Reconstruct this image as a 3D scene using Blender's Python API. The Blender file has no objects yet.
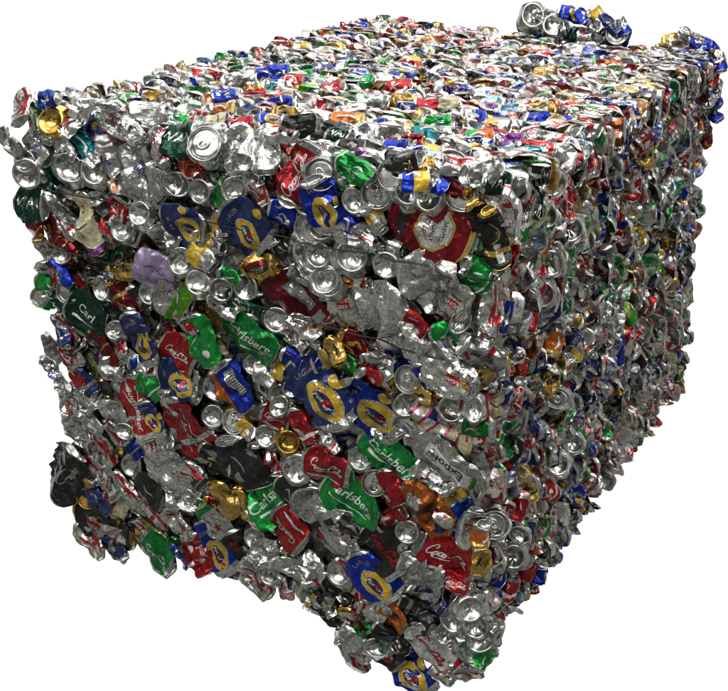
import bpy, bmesh, math
import numpy as np
PI = math.pi
C = bpy.context.scene.collection
RS = np.random.RandomState
W, D, H = 0.8188, 1.1634, 0.80            # the bale: width, depth, height in metres

# ------------------------------------------------------------------ camera
CAM = np.array([1.31122666, -1.18730475, 1.15487992])
EUL = [math.radians(a) for a in (65.35923568, 0.46443822, 29.93119099)]
F, CX, CY = 1044.17, 365.54, 344.76       # in pixels of the 728 wide photograph
def rotm(e):
    a, b, c = e
    Rx = np.array([[1,0,0],[0,math.cos(a),-math.sin(a)],[0,math.sin(a),math.cos(a)]])
    Ry = np.array([[math.cos(b),0,math.sin(b)],[0,1,0],[-math.sin(b),0,math.cos(b)]])
    Rz = np.array([[math.cos(c),-math.sin(c),0],[math.sin(c),math.cos(c),0],[0,0,1]])
    return Rz @ Ry @ Rx
RC = rotm(EUL)
def ray(u, v): return RC @ np.array([(u-CX)/F, -(v-CY)/F, -1.0])
def project(P):
    q = (P-CAM) @ RC
    return CX + F*q[...,0]/-q[...,2], CY - F*q[...,1]/-q[...,2], -q[...,2]
def hit(u, v, p0, n):
    d = ray(u, v); t = np.dot(p0-CAM, n)/np.dot(d, n)
    return CAM + d*t
cam = bpy.data.cameras.new('camera'); co = bpy.data.objects.new('camera', cam); C.objects.link(co)
co.location = CAM; co.rotation_euler = EUL
cam.lens = F/728*36; cam.sensor_width = 36; cam.clip_end = 100; cam.clip_start = 0.01
cam.shift_x = -(CX-364)/728; cam.shift_y = (CY-345.5)/728
bpy.context.scene.camera = co

# bale corners seen in the photograph, set on the planes they belong to
Y0, NY = np.zeros(3), np.array([0,1.,0])
cA = hit(24,102,Y0,NY); cB = hit(503,188,Y0,NY); cC = hit(474,673,Y0,NY); cD = hit(90,531,Y0,NY)
XW, NX = np.array([W,0,0.]), np.array([1.,0,0])
def onx(u, v, x): return hit(u, v, np.array([x,0,0.]), NX)
def ony(u, v, y): return hit(u, v, np.array([0,y,0.]), NY)
cF = ony(688,380,D); cE = ony(713,52,D); cG = ony(376,14,D)
cH = np.array([0.02, D, 0.02])
CORN = np.array([[cD,cH],[cA,cG],[cC,cF],[cB,cE]]).reshape(2,2,2,3)   # [x][z][y]
def warp(p):
    """unit box (metres of the ideal bale) to the real, slightly skewed bale"""
    x, y, z = p[...,0:1]/W, p[...,1:2]/D, p[...,2:3]/H
    c = CORN
    return ((1-x)*((1-z)*((1-y)*c[0,0,0]+y*c[0,0,1])+z*((1-y)*c[0,1,0]+y*c[0,1,1]))
            + x*((1-z)*((1-y)*c[1,0,0]+y*c[1,0,1])+z*((1-y)*c[1,1,0]+y*c[1,1,1])))
def plane(*pts):
    m = np.mean(pts, axis=0); u, s, vt = np.linalg.svd(np.array(pts)-m); return m, vt[2]
PF = (Y0, np.array([0,-1.,0])); m, n = plane(cB,cC,cF,cE); PR = (m, n*np.sign(n[0])); m, n = plane(cA,cB,cE,cG); PT = (m, n*np.sign(n[2]))
PB = (np.array([0,D-0.02,0]), np.array([0,-1.,0]))

# ------------------------------------------------------------------ materials
MATS = {}
COL = dict(silver=(.70,.70,.685), palesilver=(.88,.88,.87), red=(.52,.02,.03), darkred=(.20,.008,.014), blue=(.010,.035,.42), navy=(.014,.028,.15),
           green=(.012,.33,.06), darkgreen=(.008,.055,.035), lime=(.14,.42,.03), black=(.018,.018,.017), gold=(.62,.40,.10), orange=(.60,.16,.025),
           lilac=(.50,.40,.66), cream=(.66,.60,.38), pink=(.55,.05,.22), white=(.80,.80,.78), yellow=(.66,.43,.03), teal=(.01,.22,.27),
           lightblue=(.22,.42,.68), purple=(.16,.03,.18), brown=(.16,.06,.03), grey=(.28,.28,.28))
def bsdf(m):
    m.use_nodes = True; return m.node_tree.nodes['Principled BSDF'], m.node_tree.nodes, m.node_tree.links
def wrinkle(N, L, b, coord, rough, bump=1.0, scale=1.0, dirt=.6):
    no = N.new('ShaderNodeTexNoise'); no.inputs['Scale'].default_value = 40*scale; no.inputs['Detail'].default_value = 3
    L.new(coord, no.inputs['Vector'])
    wa = N.new('ShaderNodeMix'); wa.data_type = 'VECTOR'; wa.inputs['Factor'].default_value = .012; L.new(coord, wa.inputs['A']); L.new(no.outputs['Color'], wa.inputs['B'])
    hs = None
    for k, (sc_, am) in enumerate(((32,1.0),(66,.42),(150,.10))):        # crisp facets with ridges between them, like buckled sheet
        vo = N.new('ShaderNodeTexVoronoi'); vo.feature = 'F1'; vo.inputs['Scale'].default_value = sc_*scale; L.new(wa.outputs['Result'], vo.inputs['Vector'])
        ad = N.new('ShaderNodeMath'); ad.operation = 'MULTIPLY_ADD'; ad.inputs[1].default_value = am; L.new(vo.outputs['Distance'], ad.inputs[0])
        if hs: L.new(hs, ad.inputs[2])
        else: ad.inputs[2].default_value = 0
        hs = ad.outputs[0]
    bp = N.new('ShaderNodeBump'); bp.inputs['Strength'].default_value = 1.0; bp.inputs['Distance'].default_value = .0042*bump
    L.new(hs, bp.inputs['Height']); L.new(bp.outputs[0], b.inputs['Normal'])
    n2 = N.new('ShaderNodeTexNoise'); n2.inputs['Scale'].default_value = 28; n2.inputs['Detail'].default_value = 4
    L.new(coord, n2.inputs['Vector'])
    mr = N.new('ShaderNodeMapRange'); mr.inputs[1].default_value = .3; mr.inputs[2].default_value = .7; mr.inputs[3].default_value = rough*.7; mr.inputs[4].default_value = rough*1.5
    L.new(n2.outputs['Fac'], mr.inputs[0]); L.new(mr.outputs[0], b.inputs['Roughness'])
    # grime: patches of dull film on the metal
    n3 = N.new('ShaderNodeTexNoise'); n3.inputs['Scale'].default_value = 24; n3.inputs['Detail'].default_value = 6; n3.inputs['Roughness'].default_value = .65
    L.new(coord, n3.inputs['Vector'])
    g = N.new('ShaderNodeMapRange'); g.inputs[1].default_value = .42; g.inputs[2].default_value = .72; g.inputs[3].default_value = 0; g.inputs[4].default_value = dirt
    L.new(n3.outputs['Fac'], g.inputs[0])
    return g.outputs[0]
def can_mat(name, col, metal=.85, rough=.28, bump=1.0, dirt=.5, scuff=.5, tone=.7):
    m = bpy.data.materials.new(name); b, N, L = bsdf(m)
    tc = N.new('ShaderNodeTexCoord'); oi = N.new('ShaderNodeObjectInfo')
    va = N.new('ShaderNodeVectorMath'); va.operation = 'ADD'; sc = N.new('ShaderNodeVectorMath'); sc.operation = 'SCALE'; sc.inputs['Scale'].default_value = 3.0
    cb = N.new('ShaderNodeCombineXYZ')
    for i in range(3): L.new(oi.outputs['Random'], cb.inputs[i])
    L.new(cb.outputs[0], sc.inputs[0]); L.new(tc.outputs['Object'], va.inputs[0]); L.new(sc.outputs[0], va.inputs[1])
    g = wrinkle(N, L, b, va.outputs[0], rough, bump, 1.0, dirt)
    mx = N.new('ShaderNodeMix'); mx.data_type = 'RGBA'; mx.inputs['A'].default_value = (*col,1); d = [c*.25+.02 for c in col]; mx.inputs['B'].default_value = (*d,1)
    L.new(g, mx.inputs['Factor'])
    sn = N.new('ShaderNodeTexNoise'); sn.inputs['Scale'].default_value = 75; sn.inputs['Detail'].default_value = 7; sn.inputs['Roughness'].default_value = .7; sn.inputs['Distortion'].default_value = 1.2; L.new(va.outputs[0], sn.inputs['Vector'])
    sr = N.new('ShaderNodeMapRange'); sr.inputs[1].default_value = .36; sr.inputs[2].default_value = .56; sr.inputs[3].default_value = scuff; sr.inputs[4].default_value = 1.0; L.new(sn.outputs['Fac'], sr.inputs[0])
    tr_ = N.new('ShaderNodeMapRange'); tr_.inputs[3].default_value = tone; tr_.inputs[4].default_value = 1.05; L.new(oi.outputs['Random'], tr_.inputs[0])       # cans differ in how dull they have become
    tm = N.new('ShaderNodeMath'); tm.operation = 'MULTIPLY'; L.new(sr.outputs[0], tm.inputs[0]); L.new(tr_.outputs[0], tm.inputs[1])
    ts = N.new('ShaderNodeVectorMath'); ts.operation = 'SCALE'; L.new(mx.outputs['Result'], ts.inputs[0]); L.new(tm.outputs[0], ts.inputs['Scale']); L.new(ts.outputs[0], b.inputs['Base Color'])
    b.inputs['Metallic'].default_value = metal
    return m
for k, c in COL.items():
    MATS[k] = can_mat('paint_'+k, c, metal=1.0 if k in ('silver','palesilver') else .15 if k in ('white','cream','grey','yellow') else .45 if k in ('black','lilac','navy') else .72,
                      rough=.27 if 'silver' in k else .29, bump=1.45 if 'silver' in k else 1.25, dirt=.65 if k == 'silver' else .55, scuff=.66 if k == 'silver' else .6, tone=.6)
MATS['end'] = can_mat('bare_aluminium', (.74,.74,.725), 1.0, .22, .06, .5, .6, .6)
MATS['goldend'] = can_mat('gold_aluminium', (.80,.52,.14), 1.0, .2, .08)
MATS['ink'] = can_mat('dark_ink', (.02,.02,.02), .0, .4, .4)
def stuff_mat():
    m = bpy.data.materials.new('mixed_can_prints'); b, N, L = bsdf(m)
    tc = N.new('ShaderNodeTexCoord'); c1 = N.new('ShaderNodeVertexColor'); c1.layer_name = 'ink1'; c2 = N.new('ShaderNodeVertexColor'); c2.layer_name = 'ink2'; c3 = N.new('ShaderNodeVertexColor'); c3.layer_name = 'ink3'
    g = wrinkle(N, L, b, tc.outputs['Object'], .3, 1.0)
    uv = N.new('ShaderNodeUVMap'); uv.uv_map = 'UVMap'
    no = N.new('ShaderNodeTexNoise'); no.inputs['Scale'].default_value = .85; no.inputs['Detail'].default_value = 1.5; L.new(uv.outputs[0], no.inputs['Vector'])
    gt = N.new('ShaderNodeMath'); gt.operation = 'GREATER_THAN'; gt.inputs[1].default_value = .56; L.new(no.outputs['Fac'], gt.inputs[0])
    m1 = N.new('ShaderNodeMix'); m1.data_type = 'RGBA'; L.new(gt.outputs[0], m1.inputs['Factor']); L.new(c1.outputs['Color'], m1.inputs['A']); L.new(c2.outputs['Color'], m1.inputs['B'])
    mu = N.new('ShaderNodeMath'); mu.operation = 'MULTIPLY'; mu.inputs[1].default_value = 1
    L.new(g, mu.inputs[0])
    m2 = N.new('ShaderNodeMix'); m2.data_type = 'RGBA'; L.new(mu.outputs[0], m2.inputs['Factor']); L.new(m1.outputs['Result'], m2.inputs['A']); m2.inputs['B'].default_value = (.1,.1,.095,1)
    vd = N.new('ShaderNodeTexNoise'); vd.inputs['Scale'].default_value = 4.2; vd.inputs['Detail'].default_value = 0; L.new(uv.outputs[0], vd.inputs['Vector'])
    sb = N.new('ShaderNodeMath'); sb.operation = 'SUBTRACT'; sb.inputs[1].default_value = .5; L.new(vd.outputs['Fac'], sb.inputs[0]); ab = N.new('ShaderNodeMath'); ab.operation = 'ABSOLUTE'; L.new(sb.outputs[0], ab.inputs[0])
    lt = N.new('ShaderNodeMath'); lt.operation = 'LESS_THAN'; lt.inputs[1].default_value = .035; L.new(ab.outputs[0], lt.inputs[0])
    n4 = N.new('ShaderNodeTexNoise'); n4.inputs['Scale'].default_value = .7; L.new(uv.outputs[0], n4.inputs['Vector']); g4 = N.new('ShaderNodeMath'); g4.operation = 'GREATER_THAN'; g4.inputs[1].default_value = .5; L.new(n4.outputs['Color'], g4.inputs[0])
    ml = N.new('ShaderNodeMath'); ml.operation = 'MULTIPLY'; L.new(lt.outputs[0], ml.inputs[0]); L.new(g4.outputs[0], ml.inputs[1])
    m3 = N.new('ShaderNodeMix'); m3.data_type = 'RGBA'; L.new(ml.outputs[0], m3.inputs['Factor']); L.new(m2.outputs['Result'], m3.inputs['A']); L.new(c3.outputs['Color'], m3.inputs['B'])
    L.new(m3.outputs['Result'], b.inputs['Base Color']); b.inputs['Metallic'].default_value = .8
    return m
MATS['stuff'] = stuff_mat()
m = bpy.data.materials.new('black_steel_wire'); b, N, L = bsdf(m); b.inputs['Metallic'].default_value = .6; b.inputs['Roughness'].default_value = .5
no = N.new('ShaderNodeTexNoise'); no.inputs['Scale'].default_value = 60; cr = N.new('ShaderNodeValToRGB'); cr.color_ramp.elements[0].color = (.012,.012,.012,1); cr.color_ramp.elements[1].color = (.06,.055,.05,1)
L.new(no.outputs['Fac'], cr.inputs[0]); L.new(cr.outputs[0], b.inputs['Base Color']); MATS['wire'] = m
m = bpy.data.materials.new('core_painted_shade'); b, N, L = bsdf(m); b.inputs['Base Color'].default_value = (.03,.03,.028,1); b.inputs['Metallic'].default_value = .5; tc = N.new('ShaderNodeTexCoord'); wrinkle(N, L, b, tc.outputs['Object'], .5, 1.5, .6)  # near-black colour stands in for shade deep inside the bale
MATS['core'] = m

# ------------------------------------------------------------------ mesh helpers
def mesh(name, V, Fq, mats, mi=None, uv=None, cols=None, tris=None, smooth=True, sharp=0):
    me = bpy.data.meshes.new(name)
    Fq = np.asarray(Fq, dtype=np.int32).reshape(-1,4); nq = len(Fq)
    T = np.zeros((0,3), np.int32) if tris is None else np.asarray(tris, np.int32)
    loops = np.concatenate([Fq.ravel(), T.ravel()])
    me.vertices.add(len(V)); me.vertices.foreach_set('co', np.asarray(V, np.float32).ravel())
    me.loops.add(len(loops)); me.loops.foreach_set('vertex_index', loops.astype(np.int32))
    me.polygons.add(nq+len(T))
    st = np.concatenate([np.arange(nq)*4, nq*4+np.arange(len(T))*3]).astype(np.int32)
    me.polygons.foreach_set('loop_start', st)
    if mi is not None: me.polygons.foreach_set('material_index', np.asarray(mi, np.int32))
    me.update(calc_edges=True); me.validate()
    if smooth: me.polygons.foreach_set('use_smooth', np.ones(nq+len(T), bool))
    if sharp: me.set_sharp_from_angle(angle=math.radians(sharp))
    for a in mats: me.materials.append(a)
    if uv is not None:
        l = me.uv_layers.new(name='UVMap'); l.data.foreach_set('uv', uv[loops].astype(np.float32).ravel())
    if cols:
        for k, c in cols.items():
            a = me.color_attributes.new(k, 'FLOAT_COLOR', 'POINT'); a.data.foreach_set('color', np.asarray(c, np.float32).ravel())
    return me
def obj(name, me, parent=None, loc=None):
    o = bpy.data.objects.new(name, me); C.objects.link(o)
    if parent: o.parent = parent
    if loc is not None: o.location = loc
    return o
def ring_faces(nr, nc, off=0):
    i = np.arange(nr-1)[:,None]; j = np.arange(nc)[None,:]; j2 = (j+1) % nc
    a = i*nc+j; b = i*nc+j2; c = (i+1)*nc+j2; d = (i+1)*nc+j
    return (np.stack([a, b, c, d], -1).reshape(-1,4)+off)

# ------------------------------------------------------------------ a drinks can, undeformed (mm, axis z, from 0 to h)
def profiles(h, rows, fine=True, flat=False):
    base = [(.05,9.5),(4,9.3),(8,8.4),(12,7.0),(16,4.9),(19.5,2.3),(21.5,.4),(23,-.2),(24.6,.3),(26.2,2.0),(28.5,5.0),(31.5,8.5),(33,11)]
    top = [(33,h-14),(32,h-10.5),(29.8,h-7),(27.4,h-3.6),(26.9,h-2.2),(28.0,h-1.4),(28.2,h-.4),(27.4,h+.2),(26.3,h-.2),(25.2,h-2.5),(24.2,h-5.6),(23.3,h-6.2),(22.4,h-5.8),(21.8,h-4.3),(20.8,h-4.0),(17.5,h-4.0),(14,h-4.0),(10.5,h-4.0),(7,h-4.0),(3.5,h-4.0),(.05,h-4.0)]
    if flat:
        base = [(r_, z_*.45) for r_, z_ in base]; top = [(r_, h+(z_-h)*.5) for r_, z_ in top]
    if not fine:
        base = [base[i] for i in (0,2,4,6,7,9,12)]; top = [top[i] for i in (0,2,4,5,7,9,11,13,16,20)]
    nt = 5 if fine else 3                                   # rows of `top` still belonging to the body
    zb = np.linspace(base[-1][1], top[0][1], rows)
    body = [(33, z) for z in zb[:-1]] + top[:nt]
    return np.array(base,float), np.array(body,float), np.array(top[nt-1:],float)
def revolve(pf, nc):
    th = np.arange(nc)/nc*2*PI
    return np.stack([pf[:,0:1]*np.sin(th), pf[:,0:1]*np.cos(th), np.repeat(pf[:,1:2], nc, 1)], -1)     # theta 0 faces +y
def tri(x): return np.abs((x % 1.0)-.5)*4-1
def smooth(a, b, x): t = np.clip((x-a)/(b-a), 0, 1); return t*t*(3-2*t)
def make_deform(rs, h, kind, wid, sy=None, crease=1.0, fold0=0., fold1=0., bend=None, ell=(1,1)):
    """kind 'flat': squashed along y.  kind 'end': short crushed can seen from one end."""
    K = []
    for lam, A in (((95,5.0),(52,3.6),(30,2.3),(17,.8)) if kind == 'flat' else ((60,3.2),(36,2.2),(22,1.4),(14,.7))):
        for _ in range(2):
            a = rs.uniform(0, PI); K.append((math.sin(a), rs.uniform(-.4,.4), math.cos(a), lam*rs.uniform(.75,1.3), A*rs.uniform(.5,1.2), rs.uniform()))
    ph = rs.uniform(0, 10, 8)
    sx = wid/66.0
    if sy is None: sy = rs.uniform(.16,.3)
    bx = rs.uniform(-1,1)*.0012 if bend is None else bend; by = rs.uniform(-1,1)*.0009; sh = rs.uniform(-.14,.14); tw = rs.uniform(-.005,.005)
    pin = rs.uniform(-.06,.12); pz = rs.uniform(.3,.7); rot_end = rs.uniform(-.25,.25,2)
    def f(P):
        P = P.reshape(-1,3).copy(); x, y, z = P[:,0], P[:,1], P[:,2]
        s = z/h
        q = P + np.stack([3*np.sin(z*.03+ph[0]), 0*x, 3*np.sin(x*.04+ph[1])], -1)
        fld = sum(A*tri((dx*q[:,0]+dy*q[:,1]+dz*q[:,2])/lam+p0) for dx,dy,dz,lam,A,p0 in K)*crease
        q_ = 30 if kind == 'flat' else 26; e = np.minimum(smooth(1,q_,z), smooth(1,q_,h-z))            # 0 at the ends, 1 along the body
        if kind == 'flat':
            kx = (1-e)*min(0.45+0.42*sx, sx*.86)+e*sx*(1-pin*np.exp(-((s-pz)/.13)**2)); ky = (1-e)*max(sy*1.25,.26)+e*sy
            yl = np.sign(y)*np.abs(y/33)**(1+.75*e)*33; out = np.stack([x*kx, yl*ky, z-h/2], -1)
            out[:,1] += fld*(.3+.7*e)
            out[:,2] *= 1-.13*(x/33)**2
            side = tri(z/47+ph[2])*1.5+tri(z/21+ph[3])*.6
            out[:,0] += np.sign(x)*side*e*crease*np.clip(np.abs(x)/33,0,1)
            out[:,2] += tri(x/60+ph[4])*2.0*crease*(1-e*.4)
            for sg, fo, rr in ((-1,fold0,rot_end[0]),(1,fold1,rot_end[1])):      # ends bent over towards +y
                if fo == 0: continue
                zz = out[:,2]*sg; z1 = h/2-12; t = np.clip((zz-z1)/6, 0, 1)
                a = fo*t; m = zz > z1
                dz, yy = zz[m]-z1, out[m,1]; am = a[m]
                out[m,2] = sg*(z1+dz*np.cos(am)-yy*np.sin(am)*1.0)
                out[m,1] = yy*np.cos(am)+dz*np.sin(am)
        else:
            out = np.stack([x*sx*ell[0], y*sx*ell[1], z-h], -1)
            r = np.hypot(x, y)+1e-6; cx, cy = x/r, y/r
            pl = (tri(np.arctan2(x,y)/(2*PI)*5+ph[5]+z*.01)*3.5+tri(z/13+ph[6])*2.6)*e*crease
            out[:,0] += cx*pl+fld*.35*e; out[:,1] += cy*pl+fld*.35*e
            out[:,2] += fld*(.11+.5*e)*np.clip(r/26, .25, 1)
            out[:,0] += sh*1.2*out[:,2]
        zz = out[:,2]
        if kind == 'flat':
            out[:,0] += sh*zz + bx*zz**2; out[:,1] += by*zz**2
            a = tw*zz; c_, s_ = np.cos(a), np.sin(a); X, Y = out[:,0].copy(), out[:,1].copy(); out[:,0] = X*c_-Y*s_; out[:,1] = X*s_+Y*c_
        return out
    return f

# ------------------------------------------------------------------ artwork: flat outlines in mm, laid on the can wall
def grid_rect(w, l, st=2.2):
    nx, ny = max(2,int(l/st)+1), max(2,int(w/st)+1)
    a, b = np.meshgrid(np.linspace(-l/2,l/2,nx), np.linspace(-w/2,w/2,ny), indexing='ij')
    i = np.arange(nx-1)[:,None]*ny+np.arange(ny-1)[None,:]
    q = np.stack([i,i+ny,i+ny+1,i+1],-1).reshape(-1,4)
    return np.stack([a.ravel(),b.ravel()],-1), np.concatenate([q[:,[0,1,2]],q[:,[0,2,3]]])
def disc(la, lb, n=28, nr=5, corners=None):
    th = np.arange(n)/n*2*PI; V = [[0,0]]
    rad = np.ones(n)
    if corners: rad = math.cos(PI/corners)/np.cos(((th+PI/corners) % (2*PI/corners))-PI/corners)
    for r in range(1,nr+1): V += [[la*r/nr*rad[k]*math.cos(th[k]), lb*r/nr*rad[k]*math.sin(th[k])] for k in range(n)]
    T = [[0,1+k,1+(k+1)%n] for k in range(n)]
    for r in range(nr-1):
        o = 1+r*n
        for k in range(n):
            a,b = o+k,o+(k+1)%n; T += [[a,a+n,b+n],[a,b+n,b]]
    return np.array(V,float), np.array(T)
def ribbon(pts, wd, st=1.2, tilt=None):
    pts = np.array(pts,float)
    # Catmull-Rom
    P = np.vstack([2*pts[0]-pts[1], pts, 2*pts[-1]-pts[-2]]); out = []
    for i in range(1,len(P)-2):
        n = max(2,int(np.linalg.norm(P[i+1]-P[i])/st)+1)
        for t in np.linspace(0,1,n,endpoint=False):
            out.append(.5*((2*P[i])+(-P[i-1]+P[i+1])*t+(2*P[i-1]-5*P[i]+4*P[i+1]-P[i+2])*t*t+(-P[i-1]+3*P[i]-3*P[i+1]+P[i+2])*t**3))
    out.append(P[-2]); out = np.array(out); tg = np.gradient(out, axis=0); tg /= np.linalg.norm(tg,axis=1)[:,None]+1e-9
    nn = np.stack([-tg[:,1],tg[:,0]],-1); k = len(out)
    if callable(wd): ww = np.array([wd(i/(k-1)) for i in range(k)])
    else:                                                             # a broad nib: thick down strokes
        ww = wd*(.45+.75*np.abs(tg@np.array([.25,.97])))
        ww[0] *= .5; ww[-1] *= .5
    V = np.concatenate([out+nn*ww[:,None]/2, out-nn*ww[:,None]/2])
    i = np.arange(k-1); T = np.concatenate([np.stack([i,i+k,i+1],-1), np.stack([i+1,i+k,i+k+1],-1)])
    return V, T
def merge(parts):
    V, T, o = [], [], 0
    for v, t in parts: V.append(v); T.append(t+o); o += len(v)
    return np.concatenate(V), np.concatenate(T)
TXT = {}
def text(s, size, shear=0., bold=0.):
    key = (s, size, shear, bold)
    if key in TXT: return TXT[key]
    cu = bpy.data.curves.new('t','FONT'); cu.body = s; cu.size = size; cu.align_x = 'CENTER'; cu.align_y = 'CENTER'; cu.shear = shear; cu.offset = bold; cu.resolution_u = 3
    o = bpy.data.objects.new('t', cu); C.objects.link(o); bpy.context.view_layer.update()
    me = o.to_mesh(); bm = bmesh.new(); bm.from_mesh(me); o.to_mesh_clear()
    bmesh.ops.remove_doubles(bm, verts=bm.verts, dist=1e-4*size)
    bmesh.ops.triangulate(bm, faces=bm.faces)
    for _ in range(4):
        ee = [e for e in bm.edges if e.calc_length() > 3.0]
        if not ee: break
        bmesh.ops.subdivide_edges(bm, edges=ee, cuts=1); bmesh.ops.triangulate(bm, faces=bm.faces)
    bm.verts.index_update()
    V = np.array([[v.co.x,v.co.y] for v in bm.verts]); T = np.array([[v.index for v in f.verts] for f in bm.faces]); bm.free()
    bpy.data.objects.remove(o); bpy.data.curves.remove(cu)
    TXT[key] = (V, T); return V, T
def script_cola(L, wd=2.3):
    """flowing script of the two words, drawn as pen strokes, total length L"""
    def c(x, s=1.0): return [(x+6*s,9*s),(x+3.4*s,11*s),(x+.6*s,8*s),(x+.2*s,3.5*s),(x+2.5*s,.2*s),(x+6*s,2*s)]
    def bigC(x): return [(x+9,11),(x+10.5,15),(x+6.5,17),(x+1.5,12),(x,5),(x+3.5,0),(x+9,2.5),(x+13,6)]
    def o(x): return [(x+3.6,6.6),(x+1,5.6),(x+.4,2.4),(x+2.4,.1),(x+5,2),(x+5.2,5.2),(x+3.4,6.6),(x+6.6,6)]
    def a(x): return [(x+5,6.4),(x+1.6,6.2),(x+.2,2.6),(x+1.8,.1),(x+4.4,2.2),(x+5.6,6.4),(x+5.2,1.6),(x+7.4,.8)]
    def sc(x): return [(x+5,5.6),(x+3,6.8),(x+.6,4.6),(x+.8,1.2),(x+3,.1),(x+6,1.6)]
    def l(x): return [(x,3),(x+3.8,11),(x+4.2,16),(x+2.2,15),(x+1.2,7),(x+1.6,1),(x+4.6,1)]
    S = [bigC(0), o(11), sc(18.5), a(24.5), [(33,4.5),(37,5.2)], bigC(38), o(49), l(56), a(61),
         [(9,2.5),(16,-3.5),(28,-3.4),(40,-1.5)], [(41,16.6),(46,19),(53,15.5),(60,17)]]
    V, T = merge([ribbon(s, wd*(1 if i<9 else 1.15)) for i, s in enumerate(S)])
    V[:,0] += V[:,1]*.22; V -= np.array([35.5,7]); V *= L/72.0
    return V, T
def star(r):
    pts = []
    for k in range(10): rr = r if k % 2 == 0 else r*.42; a = PI/2+k*PI/5; pts.append([rr*math.cos(a), rr*math.sin(a)])
    V = np.array([[0,0]]+pts); T = np.array([[0,1+k,1+(k+1)%10] for k in range(10)]); return V, T

# art(L, Wd, rs) -> base material, list of painted bands [(z0,z1,mat)], list of stripes [(th0,th1,mat)], decals [(tmpl, along, across, rot_deg, mat, layer)]
def A_plain(c, bands=(), stripes=()):
    return lambda L, Wd, rs: (c, list(bands), list(stripes), [])
def A_cola(base='red', ink='white', extra=True):
    def f(L, Wd, rs):
        d = [(script_cola(L*.66), L*.02, Wd*.06, 0, ink, 1)]
        if extra: d.append((ribbon([(-L*.36,-2),(-L*.15,2.5),(L*.05,-1),(L*.3,1.5)], lambda t: 2+4*math.sin(PI*t)), 0, -Wd*.30, 0, ink, 0))
        return base, [(.9,1,'silver')], [], d
    return f
def A_lager(base='blue', rot=0, off=.12, sz=.62):
    def f(L, Wd, rs):
        r = min(Wd*sz/2, L*.2); o = L*off
        d = [(disc(r*1.42, r*1.07), o, 0, rot, 'palesilver', 0), (disc(r*1.32, r*.98), o, 0, rot, 'yellow', 1), (disc(r*.84, r*.5), o, 0, rot, 'navy', 2), (text("Foster's", r*.52, .3, .012*r), o, 0, rot+8, 'white', 3), (text('F', r*.8, .3, .05*r), o+1, r*.02, rot+8, 'red', 4)]
        d += [(disc(r*.5, r*.34), o-r*.6, Wd*.42, rot, 'yellow', 0), (text('LAGER', r*.5), -L*.28, 0, 90, 'silver', 0)]
        return base, [(.86,1,'silver')], [], d
    return f
def A_carl(base='green', word='Carlsberg'):
    def f(L, Wd, rs):
        sz = L*(.185 if len(word) > 4 else .26)
        d = [(text(word, sz, .25, .01*sz), 0, Wd*.08, 0, 'white', 0), (ribbon([(-L*.3,0),(-L*.1,-4),(L*.1,-3),(L*.32,1)], lambda t: 1.2+3.4*(1-t)), 0, -Wd*.12, 0, 'white', 0),
             (disc(3.6,3.6,12,2), -L*.33, Wd*.2, 0, 'white', 0)]
        return base, [(0,.05,'silver')], [], d
    return f
def A_special(L, Wd, rs):
    d = [(disc(L*.23, Wd*.40, 32, 5, 8), L*.06, 0, 0, 'gold', 0), (disc(L*.205, Wd*.36, 32, 5, 8), L*.06, 0, 0, 'palesilver', 1)]
    for k, wd in enumerate(('THE', 'SPECIALLY', 'BREWED')): d.append((text(wd, Wd*(.13,.088,.10)[k], 0, .15), L*(.06-.1+.1*k), 0, -90, 'ink', 2))
    d += [(disc(L*.05, Wd*.4, 20, 3), -L*.3, 0, 0, 'black', 0)]
    return 'darkred', [(.95,1,'gold')], [], d
def A_panel(L, Wd, rs):
    return 'darkred', [(.94,1,'gold')], [], [(grid_rect(Wd*.3, L*.42), L*.02, Wd*.2, 0, 'grey', 0), (text('BREWED', Wd*.16, 0, .2), L*.02, Wd*.2, 0, 'palesilver', 1), (grid_rect(Wd*.35, L*.12), L*.36, Wd*.1, 0, 'grey', 0)]
def A_export(L, Wd, rs):
    return 'silver', [], [], [(grid_rect(Wd*.42, L*.62), L*.02, 0, 0, 'white', 0), (text('Export', L*.17, 0, .25), L*.03, 0, 0, 'darkgreen', 1), (grid_rect(Wd*.42, L*.04), -L*.33, 0, 0, 'green', 1)]
def A_bud(L, Wd, rs):
    d = [(text('Budweiser', L*.15, .3, .2), 0, 0, 0, 'white', 1), (ribbon([(-L*.32,-Wd*.26),(0,-Wd*.02-4),(L*.3,-Wd*.26)], lambda t: 1.6, 2), 0, 0, 0, 'white', 0),
         (ribbon([(-L*.32,Wd*.3),(0,Wd*.12+2),(L*.3,Wd*.3)], lambda t: 1.6, 2), 0, 0, 0, 'white', 0), (grid_rect(Wd*.12, L*.2), -L*.33, 0, 0, 'white', 0)]
    return 'red', [(0,.09,'palesilver'),(.9,1,'palesilver'),(.62,.69,'palesilver')], [], d
def A_emblem(base='silver', word='LIGHT', pos=-.27, across=.0):
    def f(L, Wd, rs):
        return base, [], [], [(grid_rect(Wd*.22, L*.13), L*pos, Wd*across, 0, 'red', 0), (text(word, Wd*.10, 0, .15), L*pos, Wd*(across+.05), -90 if False else 0, 'white', 1), (text('BEER', Wd*.09, 0, .1), L*pos, Wd*(across-.06), 0, 'white', 1),
                             (ribbon([(-L*.1,Wd*.3),(L*.1,Wd*.24),(L*.35,Wd*.3)], lambda t: .8, 2), 0, 0, 0, 'grey', 0)]
    return f
def A_red_on_silver(L, Wd, rs):
    return 'silver', [], [(.55,.95,'red')], [(ribbon([(-L*.35,-Wd*.1),(0,Wd*.06),(L*.3,-Wd*.02)], lambda t: 2+6*t, 2), 0, 0, 0, 'red', 0), (disc(5,4,14,2), L*.2, Wd*.2, 0, 'red', 0)]
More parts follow.
